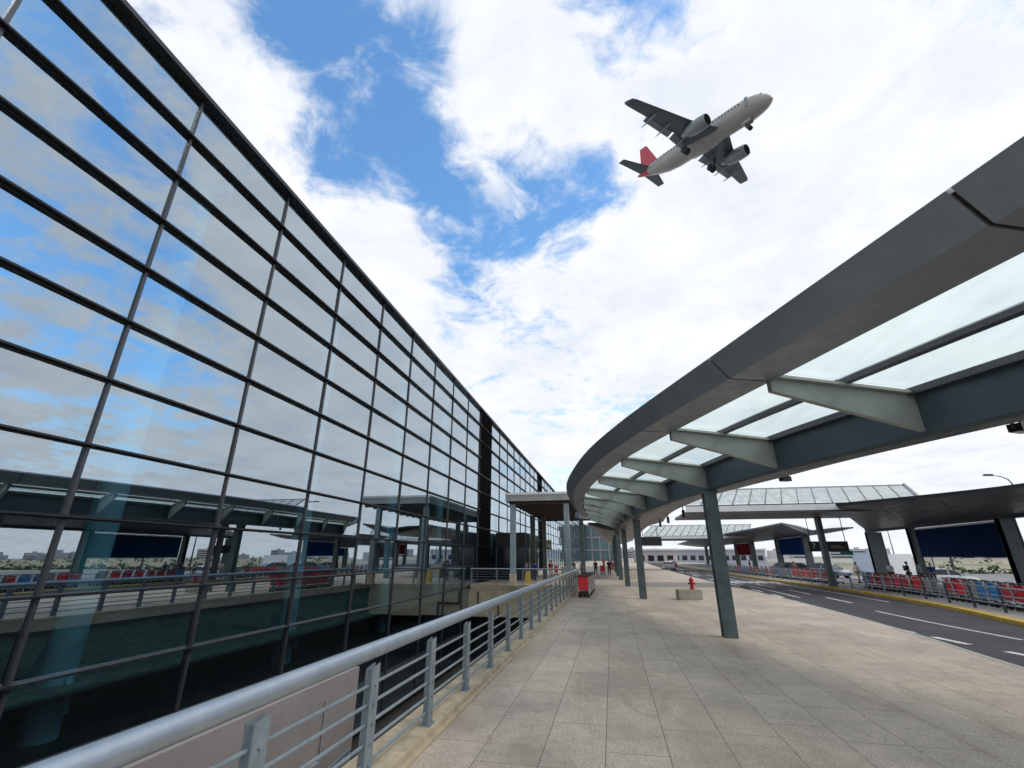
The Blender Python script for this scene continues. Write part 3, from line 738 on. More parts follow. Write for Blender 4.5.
# ------------------------------------------------------------------ luggage trolleys
def trolley(panel, label, group):
    t = thing('luggage_trolley', label, 'luggage trolley', (0,0,0), 0, group)
    # local: handle/back at y=0 facing -y, platform extends +y
    m = MB()
    for s in (-.27,.27):
        m.tube([(s,0,.16),(s,.02,.6),(s,-.10,1.0)], .017, 6)
        m.tube([(s,0,.2),(s*.8,.85,.17)], .017, 6)
    for z in (.32,.9): m.tube([(-.27,.0,z),(.27,.0,z)], .012, 6)
    m.tube([(-.22,.85,.17),(.22,.85,.17)], .017, 6)
    for k in range(4): m.tube([(-.2+k*.135,0,.2),(-.17+k*.115,.85,.175)], .008, 4)
    m.tube([(-.25,.02,.62),(-.25,.34,.62),(.25,.34,.62),(.25,.02,.62)], .010, 5)
    m.tube([(-.25,.34,.62),(-.25,.3,.22)], .010, 5); m.tube([(.25,.34,.62),(.25,.3,.22)], .010, 5)
    m.build('frame', CHROME, t)
    MB().box(-.25,.25,-.035,-.02,.36,.95).build('panel', panel, t, bevel=.008)
    MB().tube([(-.30,-.10,1.0),(.30,-.10,1.0)], .026, 8).build('handle', BLACK, t)
    for (x, y) in ((-.24,.06),(.24,.06),(0,.8)):
        MB().tube([(x-.025,y,.085),(x+.025,y,.085)], .085, 12).build('wheel', BLACK, t)
    MB().box(-.26,.26,.0,.06,.17,.25).build('cross_beam', BLACK, t)
    return t
GT = 'luggage trolleys parked along the island guardrail'
protos = {}
seq = ['REDD','REDD','RED','BLUE','BLUE','RED','REDD','GREY','RED','REDD','RED','REDD','TEAL','BLUE','GREY','RED','REDD','BLUE','TEAL','GREY']
pm_ = dict(RED=(RED,'bright red'), REDD=(REDD,'dark red'), BLUE=(BLUE,'blue'), TEAL=(TEAL,'teal'), GREY=(GREYP,'grey'))
tl_curve = spline([(15.2,9),(16.4,18),(17.0,25),(17.9,31),(18.2,36),(18.3,42),(18.0,52),(17.6,65),(17.4,85),(18.0,105)], 8)
y = 9.0; idx = 0; prev = None; inview = 0
random.seed(11)
while y < 84:
    p = at_y(tl_curve, y); q = at_y(tl_curve, y+.3); a = math.atan2(q.y-p.y, q.x-p.x)
    gap = 41.5 < y < 47.5 or 31.9 < y < 32.9
    if y < 24: key = ['RED','BLUE','GREY','REDD'][idx % 4]
    elif y < 41.5: key = ['REDD','REDD','BLUE','BLUE','GREY','RED','REDD','REDD','GREY','RED','REDD','RED','REDD'][int((y-24)/1.15) % 13]
    else: key = random.choice(['RED','REDD','RED','REDD','TEAL','BLUE','GREY','GREY','BLUE'])
    if not gap:
        for nest in range(2 if 24 < y < 60 else 1):
            lab = '%s-panelled luggage trolley in the island row, %s %s from its near end' % (pm_[key][1], 'row front,' if nest == 0 else 'nested behind,', ordn(idx))
            ang = a - PI/2 + PI/2*0 + R(-90) + R(random.uniform(-9, 9)) + PI/2
            # trolley local -y should face the road (-x): rotate so that -y -> -n
            n = Vector((math.sin(a), -math.cos(a)))           # towards +x (island side)
            rz = math.atan2(n.y, n.x) - PI/2 + R(random.uniform(-8, 8))
            pos = Vector((p.x, p.y)) + n*(nest*.30)
            lab = lab.replace('row front,', 'front one,')
            if key not in protos:
                o = trolley(pm_[key][0], lab, GT); o.scale = (1.13,)*3; o.location = (pos.x,pos.y,-.06); o.rotation_euler = (0,0,rz); protos[key] = o
            else: dup(protos[key], (pos.x,pos.y,-.06), rz, lab)
        idx += 1
    y += random.uniform(.98,1.18) if y < 60 else 1.5
# nested stack against the walkway railing
GW = 'luggage trolleys nested against the walkway railing'
o = trolley(RED, 'red-panelled luggage trolley at the near end of the stack by the walkway railing', GW)
o.location = (-1.72,28.4,0); o.rotation_euler = (0,0,R(-1)); o.scale = (1.12,1.12,1.12); protoW = o
for k in range(1, 22):
    c = dup(protoW, (-1.72+.005*k,28.4+k*.30,0), R(-1), 'red-panelled trolley nested in the stack by the walkway railing, %s from the near end' % ordn(k))
# loose trolleys on the far walkway
for k, (x, y, rz, lab) in enumerate([(-1.25,61.5,.1,'red trolley pushed between two people in black on the far walkway'),(.0,86,-.2,'red trolley standing far down the walkway beyond the people'),(-6.6,58,.8,'red trolley beside the second dark forecourt column')]):
    dup(protoW, (x,y,0), rz, lab)['group'] = 'loose trolleys on the far walkway'

# guardrail in front of the trolleys
gr = thing('guardrail', 'grey steel guardrail in front of the parked trolleys on the island kerb', 'guardrail', (0,0,0))
gc = spline([(14.3,9),(15.5,18),(16.2,25),(17.0,31),(17.25,36),(17.35,42),(17.0,52),(16.6,65),(16.4,85)], 8)
for z in (.32,.66,.98):
    MB().tube([(p.x,p.y,z-.06) for p in gc], .028 if z < .9 else .035, 6).build('rail', GALV, gr, True)
y = 9.2
while y < 84:
    p = at_y(gc, y); MB().box(p.x-.04,p.x+.04,p.y-.04,p.y+.04,-.06,.96).build('post', GALV if y > 35 else ALU_MID, gr); y += 2.3

# ------------------------------------------------------------------ block with hydrant
bk = MB().box(-.62,.62,-.35,.35,0,.5).build('concrete_block', CONC, None, bevel=.03); bk.location = (3.95,28.55,0); bk.rotation_euler = (0,0,R(6))
tag(bk, 'low pale concrete block on the walkway beside the road', 'concrete block')
hy = thing('fire_hydrant', 'small red fire hydrant standing on the pale concrete block', 'hydrant', (4.15,28.5,.5))
MB().tube([(0,0,0),(0,0,.05),(0,0,.05),(0,0,.42),(0,0,.42),(0,0,.46),(0,0,.53),(0,0,.6),(0,0,.62)], [.15,.15,.095,.095,.13,.13,.10,.05,.03], 14).build('body', REDD, hy, True)
MB().tube([(-.19,0,.30),(.19,0,.30)],.055,10).build('outlet', REDD, hy, True)
MB().tube([(0,-.17,.30),(0,0,.30)],.065,10).build('outlet', REDD, hy, True)
MB().tube([(0,0,.62),(0,0,.68)],.028,6).build('valve', RED, hy)

# ------------------------------------------------------------------ people
def person(label, loc, rz, top, bottom, pose='stand', scale=1., hair=HAIR, bag=None):
    t = thing('person', label, 'person', loc, rz, None); t.scale = (scale,)*3
    st = .18 if pose == 'walk' else .03
    J = {}; E_ = []
    def j(n, p, r): J[n] = (p, r)
    j('pelvis',(0,0,.96),.125); j('waist',(0,0,1.08),.115); j('chest',(0,.0,1.30),.135); j('upper',(0,0,1.42),.10); j('neck',(0,.01,1.50),.052)
    j('chin',(0,-.01,1.56),.065); j('head',(0,-.01,1.64),.085); j('crown',(0,.0,1.71),.06); j('nose',(0,-.105,1.63),.012)
    ed = [('pelvis','waist'),('waist','chest'),('chest','upper'),('upper','neck'),('neck','chin'),('chin','head'),('head','crown'),('head','nose')]
    for s, q in ((-1,'l'),(1,'r')):
        sw = s*st
        j(q+'hip',(s*.10,0,.90),.095); j(q+'knee',(s*.105,-sw*.5-.02,.50),.06); j(q+'ank',(s*.11,-sw+.02,.09),.038); j(q+'toe',(s*.125,-sw-.13,.035),.03)
        ed += [('pelvis',q+'hip'),(q+'hip',q+'knee'),(q+'knee',q+'ank'),(q+'ank',q+'toe')]
        if pose == 'push': el, ha = (s*.24,-.12,1.16), (s*.20,-.38,1.06)
        elif pose == 'walk': el, ha = (s*.25,.05+sw*.3,1.14), (s*.26,-.08+sw*.9,.92)
        else: el, ha = (s*.24,.03,1.14), (s*.25,-.04,.89)
        j(q+'sho',(s*.18,0,1.41),.058); j(q+'elb',el,.04); j(q+'wri',ha,.026)
        hv = Vector(ha); dv = (hv-Vector(el)).normalized(); j(q+'palm',tuple(hv+dv*.06),.03)
        ed += [('upper',q+'sho'),(q+'sho',q+'elb'),(q+'elb',q+'wri'),(q+'wri',q+'palm')]
        pv = hv+dv*.06
        for f in range(4):
            o_ = Vector((0,(f-1.5)*.02,0)); n = q+'f%d' % f; ln = (.055,.07,.075,.06)[f]
            j(n,tuple(pv+o_+dv*.035),.009); j(n+'t',tuple(pv+o_+dv*(.035+ln)+Vector((-s*.015,0,0))),.007); ed += [(q+'palm',n),(n,n+'t')]
        j(q+'th',tuple(pv+Vector((-s*.01,-.045,.0))),.010); j(q+'tht',tuple(pv+Vector((-s*.015,-.06,0))+dv*.04),.008); ed += [(q+'palm',q+'th'),(q+'th',q+'tht')]
    def grow(name, keys, mat, add, ov={}):
        ks = [k for k in J if k in keys] if keys else list(J)
        ix = {k: i for i, k in enumerate(ks)}
        me = bpy.data.meshes.new(name); me.from_pydata([ov.get(k, J[k][0]) for k in ks], [(ix[a], ix[b]) for a, b in ed if a in ix and b in ix], [])
        o = bpy.data.objects.new(name, me); C.objects.link(o)
        sm = o.modifiers.new('skin', 'SKIN'); sm.use_smooth_shade = True
        for k, i in ix.items():
            r = J[k][1]+add; o.data.skin_vertices[0].data[i].radius = (r*(1.25 if k in ('chest','waist','pelvis') else 1), r*(.85 if k in ('chest','waist','pelvis') else 1))
            o.data.skin_vertices[0].data[i].use_root = (i == 0)
        sb = o.modifiers.new('sub', 'SUBSURF'); sb.levels = 1; sb.render_levels = 1
        dg = bpy.context.evaluated_depsgraph_get(); me2 = bpy.data.meshes.new_from_object(o.evaluated_get(dg)); bpy.data.objects.remove(o)
        me2.name = name; me2.materials.clear(); me2.materials.append(mat)
        o = bpy.data.objects.new(name, me2); C.objects.link(o); o.parent = t
        return o
    grow('body', None, SKIN, 0)
    grow('shirt', {'pelvis','waist','chest','upper','lsho','rsho','lelb','relb'}, top, .016)
    grow('trousers', {'pelvis','lhip','rhip','lknee','rknee','lank','rank'}, bottom, .014)
    for q in 'lr':
        a = Vector(J[q+'ank'][0]); b = Vector(J[q+'toe'][0]); MB().hexa([a+Vector((-.05,.06,-.09)),a+Vector((.05,.06,-.09)),b+Vector((.05,-.05,-.035)),b+Vector((-.05,-.05,-.035))],[a+Vector((-.045,.05,.0)),a+Vector((.045,.05,.0)),b+Vector((.04,-.03,.03)),b+Vector((-.04,-.03,.03))]).build('shoe', BLACK, t)
    m = MB(); rings = []
    for k in range(6):
        a = k/5*PI*.5; rr = .098*math.cos(a)+.002; z = 1.655+.098*math.sin(a)
        rings.append([(rr*.9*math.cos(2*PI*i/12), rr*math.sin(2*PI*i/12)+.008, z) for i in range(12)])
    rings.insert(0, [(.085*math.cos(2*PI*i/12), .09*math.sin(2*PI*i/12)+.02+(.0 if math.sin(2*PI*i/12) > -.3 else .05), 1.59+(.0 if math.sin(2*PI*i/12) > -.2 else .06)) for i in range(12)])
    m.loft(rings); m.build('hair', hair, t, True)
    for s in (-1,1): MB().box(s*.032-.011,s*.032+.011,-.099,-.090,1.642,1.652).build('eye', BLACK, t)
    MB().box(-.022,.022,-.09,-.082,1.585,1.592).build('mouth', DRED, t)
    if bag: MB().box(-.15,.15,.12,.27,1.05,1.45).build('backpack', bag, t, bevel=.03)
    return t
# far walkway
person('person in black walking left of the red trolley on the far walkway', (-2.06,60.7,0), .2, CL['black'], CL['black'], 'walk')
person('person all in black right of the red trolley on the far walkway', (-.45,61.3,0), PI, CL['black'], CL['black'], 'stand', 1.03)
person('person in pink top with a trolley furthest down the walkway', (-.2,84,0), PI, CL['pink'], CL['brown'], 'push')
person('person in red top beyond the people in black', (-1.6,92,0), 0, CL['red'], CL['jeans'], 'stand')
# forecourt
person('person in purple top by the cross railing near the pale column', (-7.9,45,0), 1.2, CL['purple'], CL['jeans'])
person('person in blue top with back turned beside the purple top', (-7.3,46.5,0), 2.6, CL['blue'], CL['jeans'], 'stand')
person('person in red brown top behind the cross railing at the dark columns', (-6.6,53,0), .4, CL['red'], CL['khaki'], 'walk')
person('person in orange top behind the cross railing', (-4.9,52,0), 2.0, CL['orange'], CL['grey'])
person('person in khaki top near the right pale column', (-4.3,55,0), 3., CL['khaki'], CL['jeans'])
person('person in white top right of the right pale column', (-3.3,54,0), .5, CL['white'], CL['red'])
# island
person('person in white shirt walking on the island behind the guardrail', (21.6,49.8,-.06), 1.9, CL['white'], CL['khaki'], 'walk')
person('person in white top standing left of the teal shirt on the island', (23.4,48.0,-.06), 2.2, CL['white'], CL['black'])
person('person with dark backpack standing between the white top and teal shirt', (24.0,46.6,-.06), 1.2, CL['black'], CL['black'], 'stand', 1.05, bag=CL['grey'])
person('person in teal shirt on the island near the thin column', (24.8,46.6,-.06), .6, CL['teal'], CL['jeans'])
person('person in blue shirt right beside the thin island column', (25.3,45.9,-.06), -.5, CL['blue'], CL['grey'])
person('person in brown top among the far island trolleys', (18.9,57,-.06), 1., CL['brown'], CL['jeans'])
person('person in dark jacket furthest along the island trolleys', (18.6,73,-.06), 1., CL['black'], CL['jeans'], 'walk')

# yellow floor stand
yf = thing('warning_stand', 'yellow folding warning stand behind the cross railing', 'warning stand', (-7.2,41.8,0))
MB().hexa([(-.25,-.2,0),(.25,-.2,0),(.25,-.17,0),(-.25,-.17,0)],[(-.2,-.02,1.0),(.2,-.02,1.0),(.2,.01,1.0),(-.2,.01,1.0)]).build('panel', YELLOW, yf)
MB().hexa([(-.25,.2,0),(.25,.2,0),(.25,.23,0),(-.25,.23,0)],[(-.2,.02,1.0),(.2,.02,1.0),(.2,.05,1.0),(-.2,.05,1.0)]).build('panel', YELLOW, yf)
# cream kiosk at end of the railing
kk = thing('kiosk', 'low cream counter box at the end of the walkway railing', 'counter', (-4.6,50.5,0))
MB().box(-.6,.6,-.4,.4,0,1.15).build('body', CONCW, kk, bevel=.02); MB().box(-.66,.66,-.46,.46,1.15,1.2).build('top', WHITE, kk)

# ------------------------------------------------------------------ cars
def car(label, loc, rz, paint, kind='sedan'):
    t = thing('parked_car', label, 'car', loc, rz, None)
    # local: front towards +y ; stations (y, halfwidth, zlow, zbelt)
    S = [(-2.25,.70,.42,.72),(-2.2,.80,.30,.88),(-1.9,.87,.24,.95),(-1.3,.90,.22,.98),(-.4,.905,.22,.96),(.6,.905,.22,.94),(1.2,.89,.22,.90),(1.75,.86,.24,.82),(2.12,.78,.28,.72),(2.25,.64,.36,.60)]
    if kind == 'hatch': S[0] = (-2.1,.74,.42,.80); S[1] = (-2.05,.82,.30,.96)
    rings = []
    for y, w, a, b in S:
        rings.append([(-w*.92,y,a),(w*.92,y,a),(w,y,a+(b-a)*.3),(w,y,a+(b-a)*.7),(w*.93,y,b),(-w*.93,y,b),(-w,y,a+(b-a)*.7),(-w,y,a+(b-a)*.3)])
    MB().loft(rings).build('body', paint, t, True)
    if kind == 'hatch': Gs = [(-2.0,.78,.98),(-1.75,.68,1.40),(-.6,.66,1.50),(.1,.66,1.47),(.5,.68,1.36),(1.15,.80,.93)]
    else: Gs = [(-1.75,.78,.96),(-1.15,.68,1.33),(-.6,.65,1.42),(.1,.65,1.42),(.5,.67,1.33),(1.25,.80,.92)]
    rings = []
    for y, w, z in Gs: rings.append([(-.84,y,.9),(.84,y,.9),(w,y,z),(-w,y,z)])
    MB().loft(rings).build('windows', CARG, t, True)
    rings = [[(-w*.98,y,z+.004),(w*.98,y,z+.004),(w*.9,y,z+.04),(-w*.9,y,z+.04)] for y, w, z in Gs[1:5]]
    MB().loft(rings).build('roof', paint, t, True)
    for s in (-1,1):
        MB().bar((s*.69,-.15,1.38),(s*.845,-.15,.93),.06,.07,(0,1,0)).build('pillar', paint, t)
        MB().bar((s*.67,.5,1.36),(s*.82,1.2,.93),.05,.05,(0,1,0)).build('pillar', paint, t)
        MB().box(s*.92-.07,s*.92+.07,.72,.88,.92,1.04).build('mirror', paint, t)
        MB().box(s*.62-.15,s*.62+.15,2.1,2.2,.60,.72).build('headlight', LAMPW, t)
        MB().box(s*.66-.14,s*.66+.14,-2.27,-2.15,.70,.86).build('tail_light', LAMPR, t)
        for y in (-1.38,1.38):
            w_ = MB().tube([(s*.80-.1,y,.32),(s*.80+.1,y,.32)], .32, 18).build('wheel', BLACK, t, True)
            MB().tube([(s*.905-.01,y,.32),(s*.905+.01,y,.32)], .2, 14).build('rim', RIM, w_, True)
    MB().box(-.26,.26,-2.275,-2.255,.48,.60).build('licence_plate', WHITE, t)
    MB().box(-.45,.45,2.235,2.262,.42,.54).build('grille', BLACK, t)
    return t
car('white car parked beyond the thin island column', (33.6,58.6,-.56), R(-100), CARW, 'hatch')
car('silver blue car behind the leaning island column and trolleys', (23.6,61,-.06), R(-150), CARS, 'hatch')
car('white car stopped on the road far down beyond the walkway columns', (6.95+3.0,93,-.15), R(2), CARW)
car('pale blue car behind the far island trolleys', (23.0,72,-.06), R(-150), CARS)
car('black car waiting behind the far island trolleys', (21.6,64.5,-.06), R(-155), CARK, 'hatch')
car('dark car parked on the lot right of the frame', (38,16,-.56), R(-100), CARK)
car('silver car parked on the lot right of the frame', (39,27,-.56), R(-95), CARS)
car('red car far down the right lane', (13.6,120,-.15), R(3), CARR)

# ------------------------------------------------------------------ street lamps
def lamp(x, y, h, rz, label, arm=2.2):
    t = thing('street_lamp', label, 'street lamp', (x,y,-.6), rz, 'street lamps beyond the canopies')
    MB().tube([(0,0,0),(0,0,h*.92)], [.14,.07], 8).build('pole', ALU_MID, t)
    MB().tube([(0,0,h*.92),(-.15*arm,0,h*.965),(-.5*arm,0,h*.99),(-arm,0,h)], [.06,.055,.05,.04], 8).build('arm', ALU_MID, t, True)
    MB().hexa([(-arm-.9,-.16,h-.08),(-arm+.1,-.16,h-.08),(-arm+.1,.16,h-.08),(-arm-.9,.16,h-.08)],[(-arm-.8,-.1,h+.1),(-arm+.1,-.12,h+.12),(-arm+.1,.12,h+.12),(-arm-.8,.1,h+.1)]).build('lamp_head', DARKBOX, t)
lamp(41.0,57,10.6,R(20),'curved arm street lamp rising behind the link canopy roof')
lamp(34.0,58,6.2,R(200),'short pole lamp by the hoarding between the island columns',.8)
lamp(60,120,9,R(20),'distant street lamp beyond the parking lot on the right')
lamp(30,140,9,R(20),'distant street lamp in the gap above the far island canopy')

# ------------------------------------------------------------------ far ground: hoarding, hedges, barriers, skyline
HX, HW, HV = 38.0, 2.85, 5.5
hd = thing('hoarding', 'white site hoarding with a pale blue end panel behind the island columns', 'hoarding', (HX,88,-.6), 0)
MB().box(0,HW,-.1,.1,.0,3.3).build('end_panel', PALEB, hd); MB().box(HW+.05,HW+HV,-.1,.1,0,3.1).build('panel', WHITE, hd)
for k in range(7): MB().box(.3+k*1.8,.4+k*1.8,.1,.25,0,3.0).build('brace', ALU_MID, hd)
random.seed(5)
def hedge(x0, x1, y, h, d, label, slope=0.):
    m = MB(); n = int((x1-x0)*14)
    for k in range(n):
        x = random.uniform(x0, x1); z = random.uniform(.02, h)*(.75+.35*math.sin(x*.9+y)); yy = y+slope*(x-x0)+random.uniform(-d, d); s = random.uniform(.18,.42)
        a = Euler((random.uniform(-1,1), random.uniform(-1,1), random.uniform(0,6))).to_matrix()
        m.face([Vector((x,yy,z-.6))+a@Vector(q) for q in ((-s,-s*.6,0),(s,-s*.5,0),(s*.8,s*.6,0),(-s*.7,s*.5,0))])
    o = m.build('hedge', HEDGE); tag(o, label, 'hedge', kind=None); return o
hedge(48,130,96,1.3,.9,'low clipped hedge strip beyond the parking lot')
hedge(60,190,132,2.2,1.5,'taller dark green hedge behind the cream barrier')
wl = MB().box(40,230,108,108.5,-.6,.75).box(40,230,107.9,108.6,.75,.9).build('barrier_wall', CREAM); tag(wl, 'long cream roadside barrier wall beyond the parking lot', 'barrier wall')
wl = MB().box(70,330,160,160.6,-.6,1.3).box(70,330,159.9,160.7,1.3,1.45).build('barrier_wall', CREAM); tag(wl, 'second cream barrier wall further away below the skyline', 'barrier wall')
struct(MB().box(40,240,109,118,-.62,-.5).build('service_road', LOT))
struct(MB().face([(34.2,95,-.58),(300,95,-.58),(300,107,-.58),(34.2,107,-.58)]).build('verge', mat_ground('verge_grass', (.10,.14,.06), (.22,.24,.14), .3)))
k = 0
x = -60.
random.seed(21)
while x < 1150 and k < 58:
    w_ = random.uniform(10,26); h_ = random.uniform(5,15); y = random.uniform(560,720)
    t = thing('distant_building', 'distant block on the skyline coloured pale for haze, %s from the left' % ordn(k), 'building', (x,y,-.6), 0, 'blocks on the far skyline')
    MB().box(0,w_,0,14,0,h_).build('wall', random.choice([SKY1,SKY2,SKY2]), t)
    for f in range(int(h_/3.1)): MB().box(.8,w_-.8,-.1,-.01,.9+f*3.1,2.3+f*3.1).build('window_band', PALEB if k % 2 else CARG, t)
    MB().box(w_*.3,w_*.5,3,8,h_,h_+2).build('roof_box', SKY2, t)
    x += w_+random.uniform(-4,12); k += 1

# ------------------------------------------------------------------ airliner
KX = .757
ap = thing('airliner', 'grey white twin engine airliner with red tail flying low overhead, gear down', 'airplane', (0,0,0))
def rr(y, z, r, n=20, flat=1.): return [(r*math.cos(2*PI*i/n), r*flat*math.sin(2*PI*i/n)) for i in range(n)]
sec = [(-.0,.04,-.45),(-.25,.42,-.42),(-.8,.85,-.34),(-1.7,1.28,-.22),(-3.0,1.66,-.08),(-4.8,1.92,0),(-6.5,1.98,0),(-24.5,1.98,0),(-27.5,1.84,.14),(-30.5,1.48,.45),(-33.2,1.02,.80),(-35.6,.58,1.08),(-37.2,.26,1.22),(-37.6,.1,1.25)]
def ring(x, r, z, n=24): return [(x*KX, r*math.cos(2*PI*i/n), z+r*math.sin(2*PI*i/n)) for i in range(n)]
MB().loft([ring(*s) for s in sec[:11]]).build('fuselage', PLANEW, ap, True)
MB().loft([ring(x, r*.998, z) for x, r, z in sec[10:]]).build('tail_cone', TAILR, ap, True)
MB().loft([[(x*KX, y*w, -1.05-d*(1-abs(y))**.5) for y in (-1,-.6,-.2,.2,.6,1)]+[(x*KX, .9*w, -.9), (x*KX, -.9*w, -.9)] for x, w, d in ((-11,1.0,.3),(-13,1.9,1.1),(-16,2.1,1.35),(-20,2.05,1.3),(-22.5,1.2,.6),(-24,.5,.3))]).build('belly_fairing', PLANEW, ap, True)
def aero(le, te, y, z, th):   # airfoil ring in x-z at span y
    c = te-le; pr = [(0,0),(.08,.5),(.3,1.),(.6,.7),(1,.05),(1,-.05),(.6,-.35),(.3,-.6),(.08,-.4)]
    return [((le+c*a)*KX, y, z+b*th/2) for a, b in pr]
for s in (-1, 1):
    wg = MB().loft([aero(-11.2,-18.8,s*1.6,-1.15,.85), aero(-14.0,-18.9,s*6.3,-.72,.55), aero(-18.3,-20.9,s*16.2,.2,.22), aero(-18.8,-20.95,s*16.9,.26,.14)]).build('wing', PLANEG, ap, True)
    MB().hexa([((-18.9)*KX,s*16.85,.2),((-20.9)*KX,s*16.85,.2),((-21.1)*KX,s*17.0,.6),((-20.4)*KX,s*17.0,.6)],[((-18.9)*KX,s*16.95,.2),((-20.9)*KX,s*16.95,.2),((-21.1)*KX,s*17.05,.6),((-20.4)*KX,s*17.05,.6)]).build('winglet', PLANEG, wg)
    # flaps lowered behind the wing
    MB().hexa([(-18.7*KX,s*2.2,-1.25),(-20.3*KX,s*2.2,-1.75),(-20.3*KX,s*6.2,-1.3),(-18.75*KX,s*6.2,-.85)],[(-18.7*KX,s*2.2,-1.13),(-20.3*KX,s*2.2,-1.68),(-20.3*KX,s*6.2,-1.23),(-18.75*KX,s*6.2,-.73)]).build('flap', PLANEN, wg)
    MB().hexa([(-18.95*KX,s*6.6,-.82),(-20.3*KX,s*6.6,-1.22),(-21.0*KX,s*12.4,-.6),(-19.9*KX,s*12.4,-.25)],[(-18.95*KX,s*6.6,-.7),(-20.3*KX,s*6.6,-1.15),(-21.0*KX,s*12.4,-.53),(-19.9*KX,s*12.4,-.17)]).build('flap', PLANEN, wg)
    for yy, z in ((4.2,-1.3),(8.6,-.95),(11.9,-.62)):
        MB().tube([((-16.0-.12*yy)*KX,s*yy,z),((-17.5-.12*yy)*KX,s*yy,z-.12),((-20.8-.1*yy)*KX,s*yy,z-.5)], [.05,.2,.05], 8).build('track_fairing', PLANEN, wg, True)
    en = MB().loft([[(x, s*5.75+r*math.cos(2*PI*i/20), -2.25+r*math.sin(2*PI*i/20)) for i in range(20)] for x, r in ((-10.6*KX-0.0,.82),(-10.6*KX+.25,.98),(-10.6*KX,1.1),(-10.6*KX-1.2,1.2),(-10.6*KX-2.6,1.1),(-10.6*KX-3.7,.82),(-10.6*KX-3.71,.6),(-10.6*KX-4.4,.42),(-10.6*KX-4.9,.12))], caps=True).build('engine', PLANEN, ap, True)
    MB().tube([(-10.6*KX+.20,s*5.75,-2.25),(-10.6*KX+.275,s*5.75,-2.25)], [.93,.90], 20).build('intake', INTAKE, en)
    MB().hexa([(-10.9*KX,s*5.65,-1.3),(-15.5*KX,s*5.65,-1.3),(-17*KX,s*5.65,-.8),(-13*KX,s*5.65,-.7)],[(-10.9*KX,s*5.85,-1.3),(-15.5*KX,s*5.85,-1.3),(-17*KX,s*5.85,-.8),(-13*KX,s*5.85,-.7)]).build('pylon', PLANEG, en)
    MB().loft([aero(-32.0,-36.0,s*.6,.95,.4), aero(-35.2,-37.2,s*6.1,1.45,.14)]).build('tailplane', PLANEG, ap, True)
    g = MB().tube([(-17.6*KX,s*3.6,-1.4),(-17.9*KX,s*3.8,-3.6)], .16, 8).build('main_gear', PLANEN, ap)
    MB().tube([(-17.9*KX,s*3.8-.62,-3.7),(-17.9*KX,s*3.8-.2,-3.7)], .62, 16).tube([(-17.9*KX,s*3.8+.2,-3.7),(-17.9*KX,s*3.8+.62,-3.7)], .62, 16).build('wheel', BLACK, g, True)
    MB().hexa([(-16.8*KX,s*3.9,-1.5),(-18.6*KX,s*3.9,-1.5),(-18.4*KX,s*4.25,-3.0),(-17.0*KX,s*4.25,-3.0)],[(-16.8*KX,s*4.0,-1.5),(-18.6*KX,s*4.0,-1.5),(-18.4*KX,s*4.33,-3.0),(-17.0*KX,s*4.33,-3.0)]).build('gear_door', PLANEG, g)
def fin(x, z, th): 
    return None
MB().hexa([(-30.2*KX,-.16,1.7),(-36.2*KX,-.16,1.5),(-37.2*KX,-.05,7.6),(-34.9*KX,-.05,7.6)],[(-30.2*KX,.16,1.7),(-36.2*KX,.16,1.5),(-37.2*KX,.05,7.6),(-34.9*KX,.05,7.6)]).build('fin', TAILR, ap)
g = MB().tube([(-5.3*KX,0,-1.7),(-5.2*KX,0,-3.3)], .11, 8).build('nose_gear', PLANEN, ap)
MB().tube([(-5.2*KX,-.42,-3.4),(-5.2*KX,-.12,-3.4)], .38, 14).tube([(-5.2*KX,.12,-3.4),(-5.2*KX,.42,-3.4)], .38, 14).build('wheel', BLACK, g, True)
for s in (-1,1): MB().box(-6.6*KX,-4.6*KX,s*.45-.03,s*.45+.03,-2.5,-1.8).build('gear_door', PLANEW, g)
MB().box(-1.9*KX-.9,-1.9*KX+.05,-.9,.9,.62,.98).build('cockpit_window', CARG, ap)
for s in (-1, 1):
    m = MB()
    for k in range(34):
        if k in (14, 15): continue
        x = (-6.2-k*.78)*KX; m.box(x-.10,x+.10,s*1.93,s*1.975,.30,.62)
    m.build('cabin_windows', CARG, ap)
    MB().box(-4.9*KX,-4.2*KX,s*1.86,s*1.93,-.6,1.05).build('door', PLANEN, ap)
M = Matrix(((.68917946,.71526426,.1158823),(-.70218018,.69873492,-.13679367),(-.17881463,.01290514,.98379814)))
off = M @ Vector((-18+18*KX, 0, 0))          # the fit scales about x=-18
ap.matrix_world = Matrix.Translation(Vector((33.7357,56.5151,71.0798)) + off) @ M.to_4x4()

# ------------------------------------------------------------------ sky and light
w = bpy.data.worlds.new('World'); scene.world = w; w.use_nodes = True
nt = w.node_tree; nt.nodes.clear()
out = nt.nodes.new('ShaderNodeOutputWorld'); bg = nt.nodes.new('ShaderNodeBackground'); L(nt, bg, 0, out, 0)
SUN_EL = R(48); SUN_AZ = R(100)     # azimuth measured from +Y towards +X
sky = nt.nodes.new('ShaderNodeTexSky'); sky.sky_type = 'NISHITA'; sky.sun_disc = False
sky.sun_elevation = SUN_EL; sky.sun_rotation = SUN_AZ; sky.air_density = 1.0; sky.dust_density = .3; sky.ozone_density = 1.6
tc = nt.nodes.new('ShaderNodeTexCoord')
nv = N(nt, 'ShaderNodeVectorMath', operation='NORMALIZE'); L(nt, tc, 'Generated', nv, 0)
sp = N(nt, 'ShaderNodeSeparateXYZ'); L(nt, nv, 0, sp, 0)
def mth(op, a, b=None, c=None, clamp=False):
    n = N(nt, 'ShaderNodeMath', operation=op); n.use_clamp = clamp
    for i, q in enumerate((a, b, c)):
        if q is None: continue
        if isinstance(q, (int, float)): n.inputs[i].default_value = q
        else: nt.links.new(q, n.inputs[i])
    return n.outputs[0]
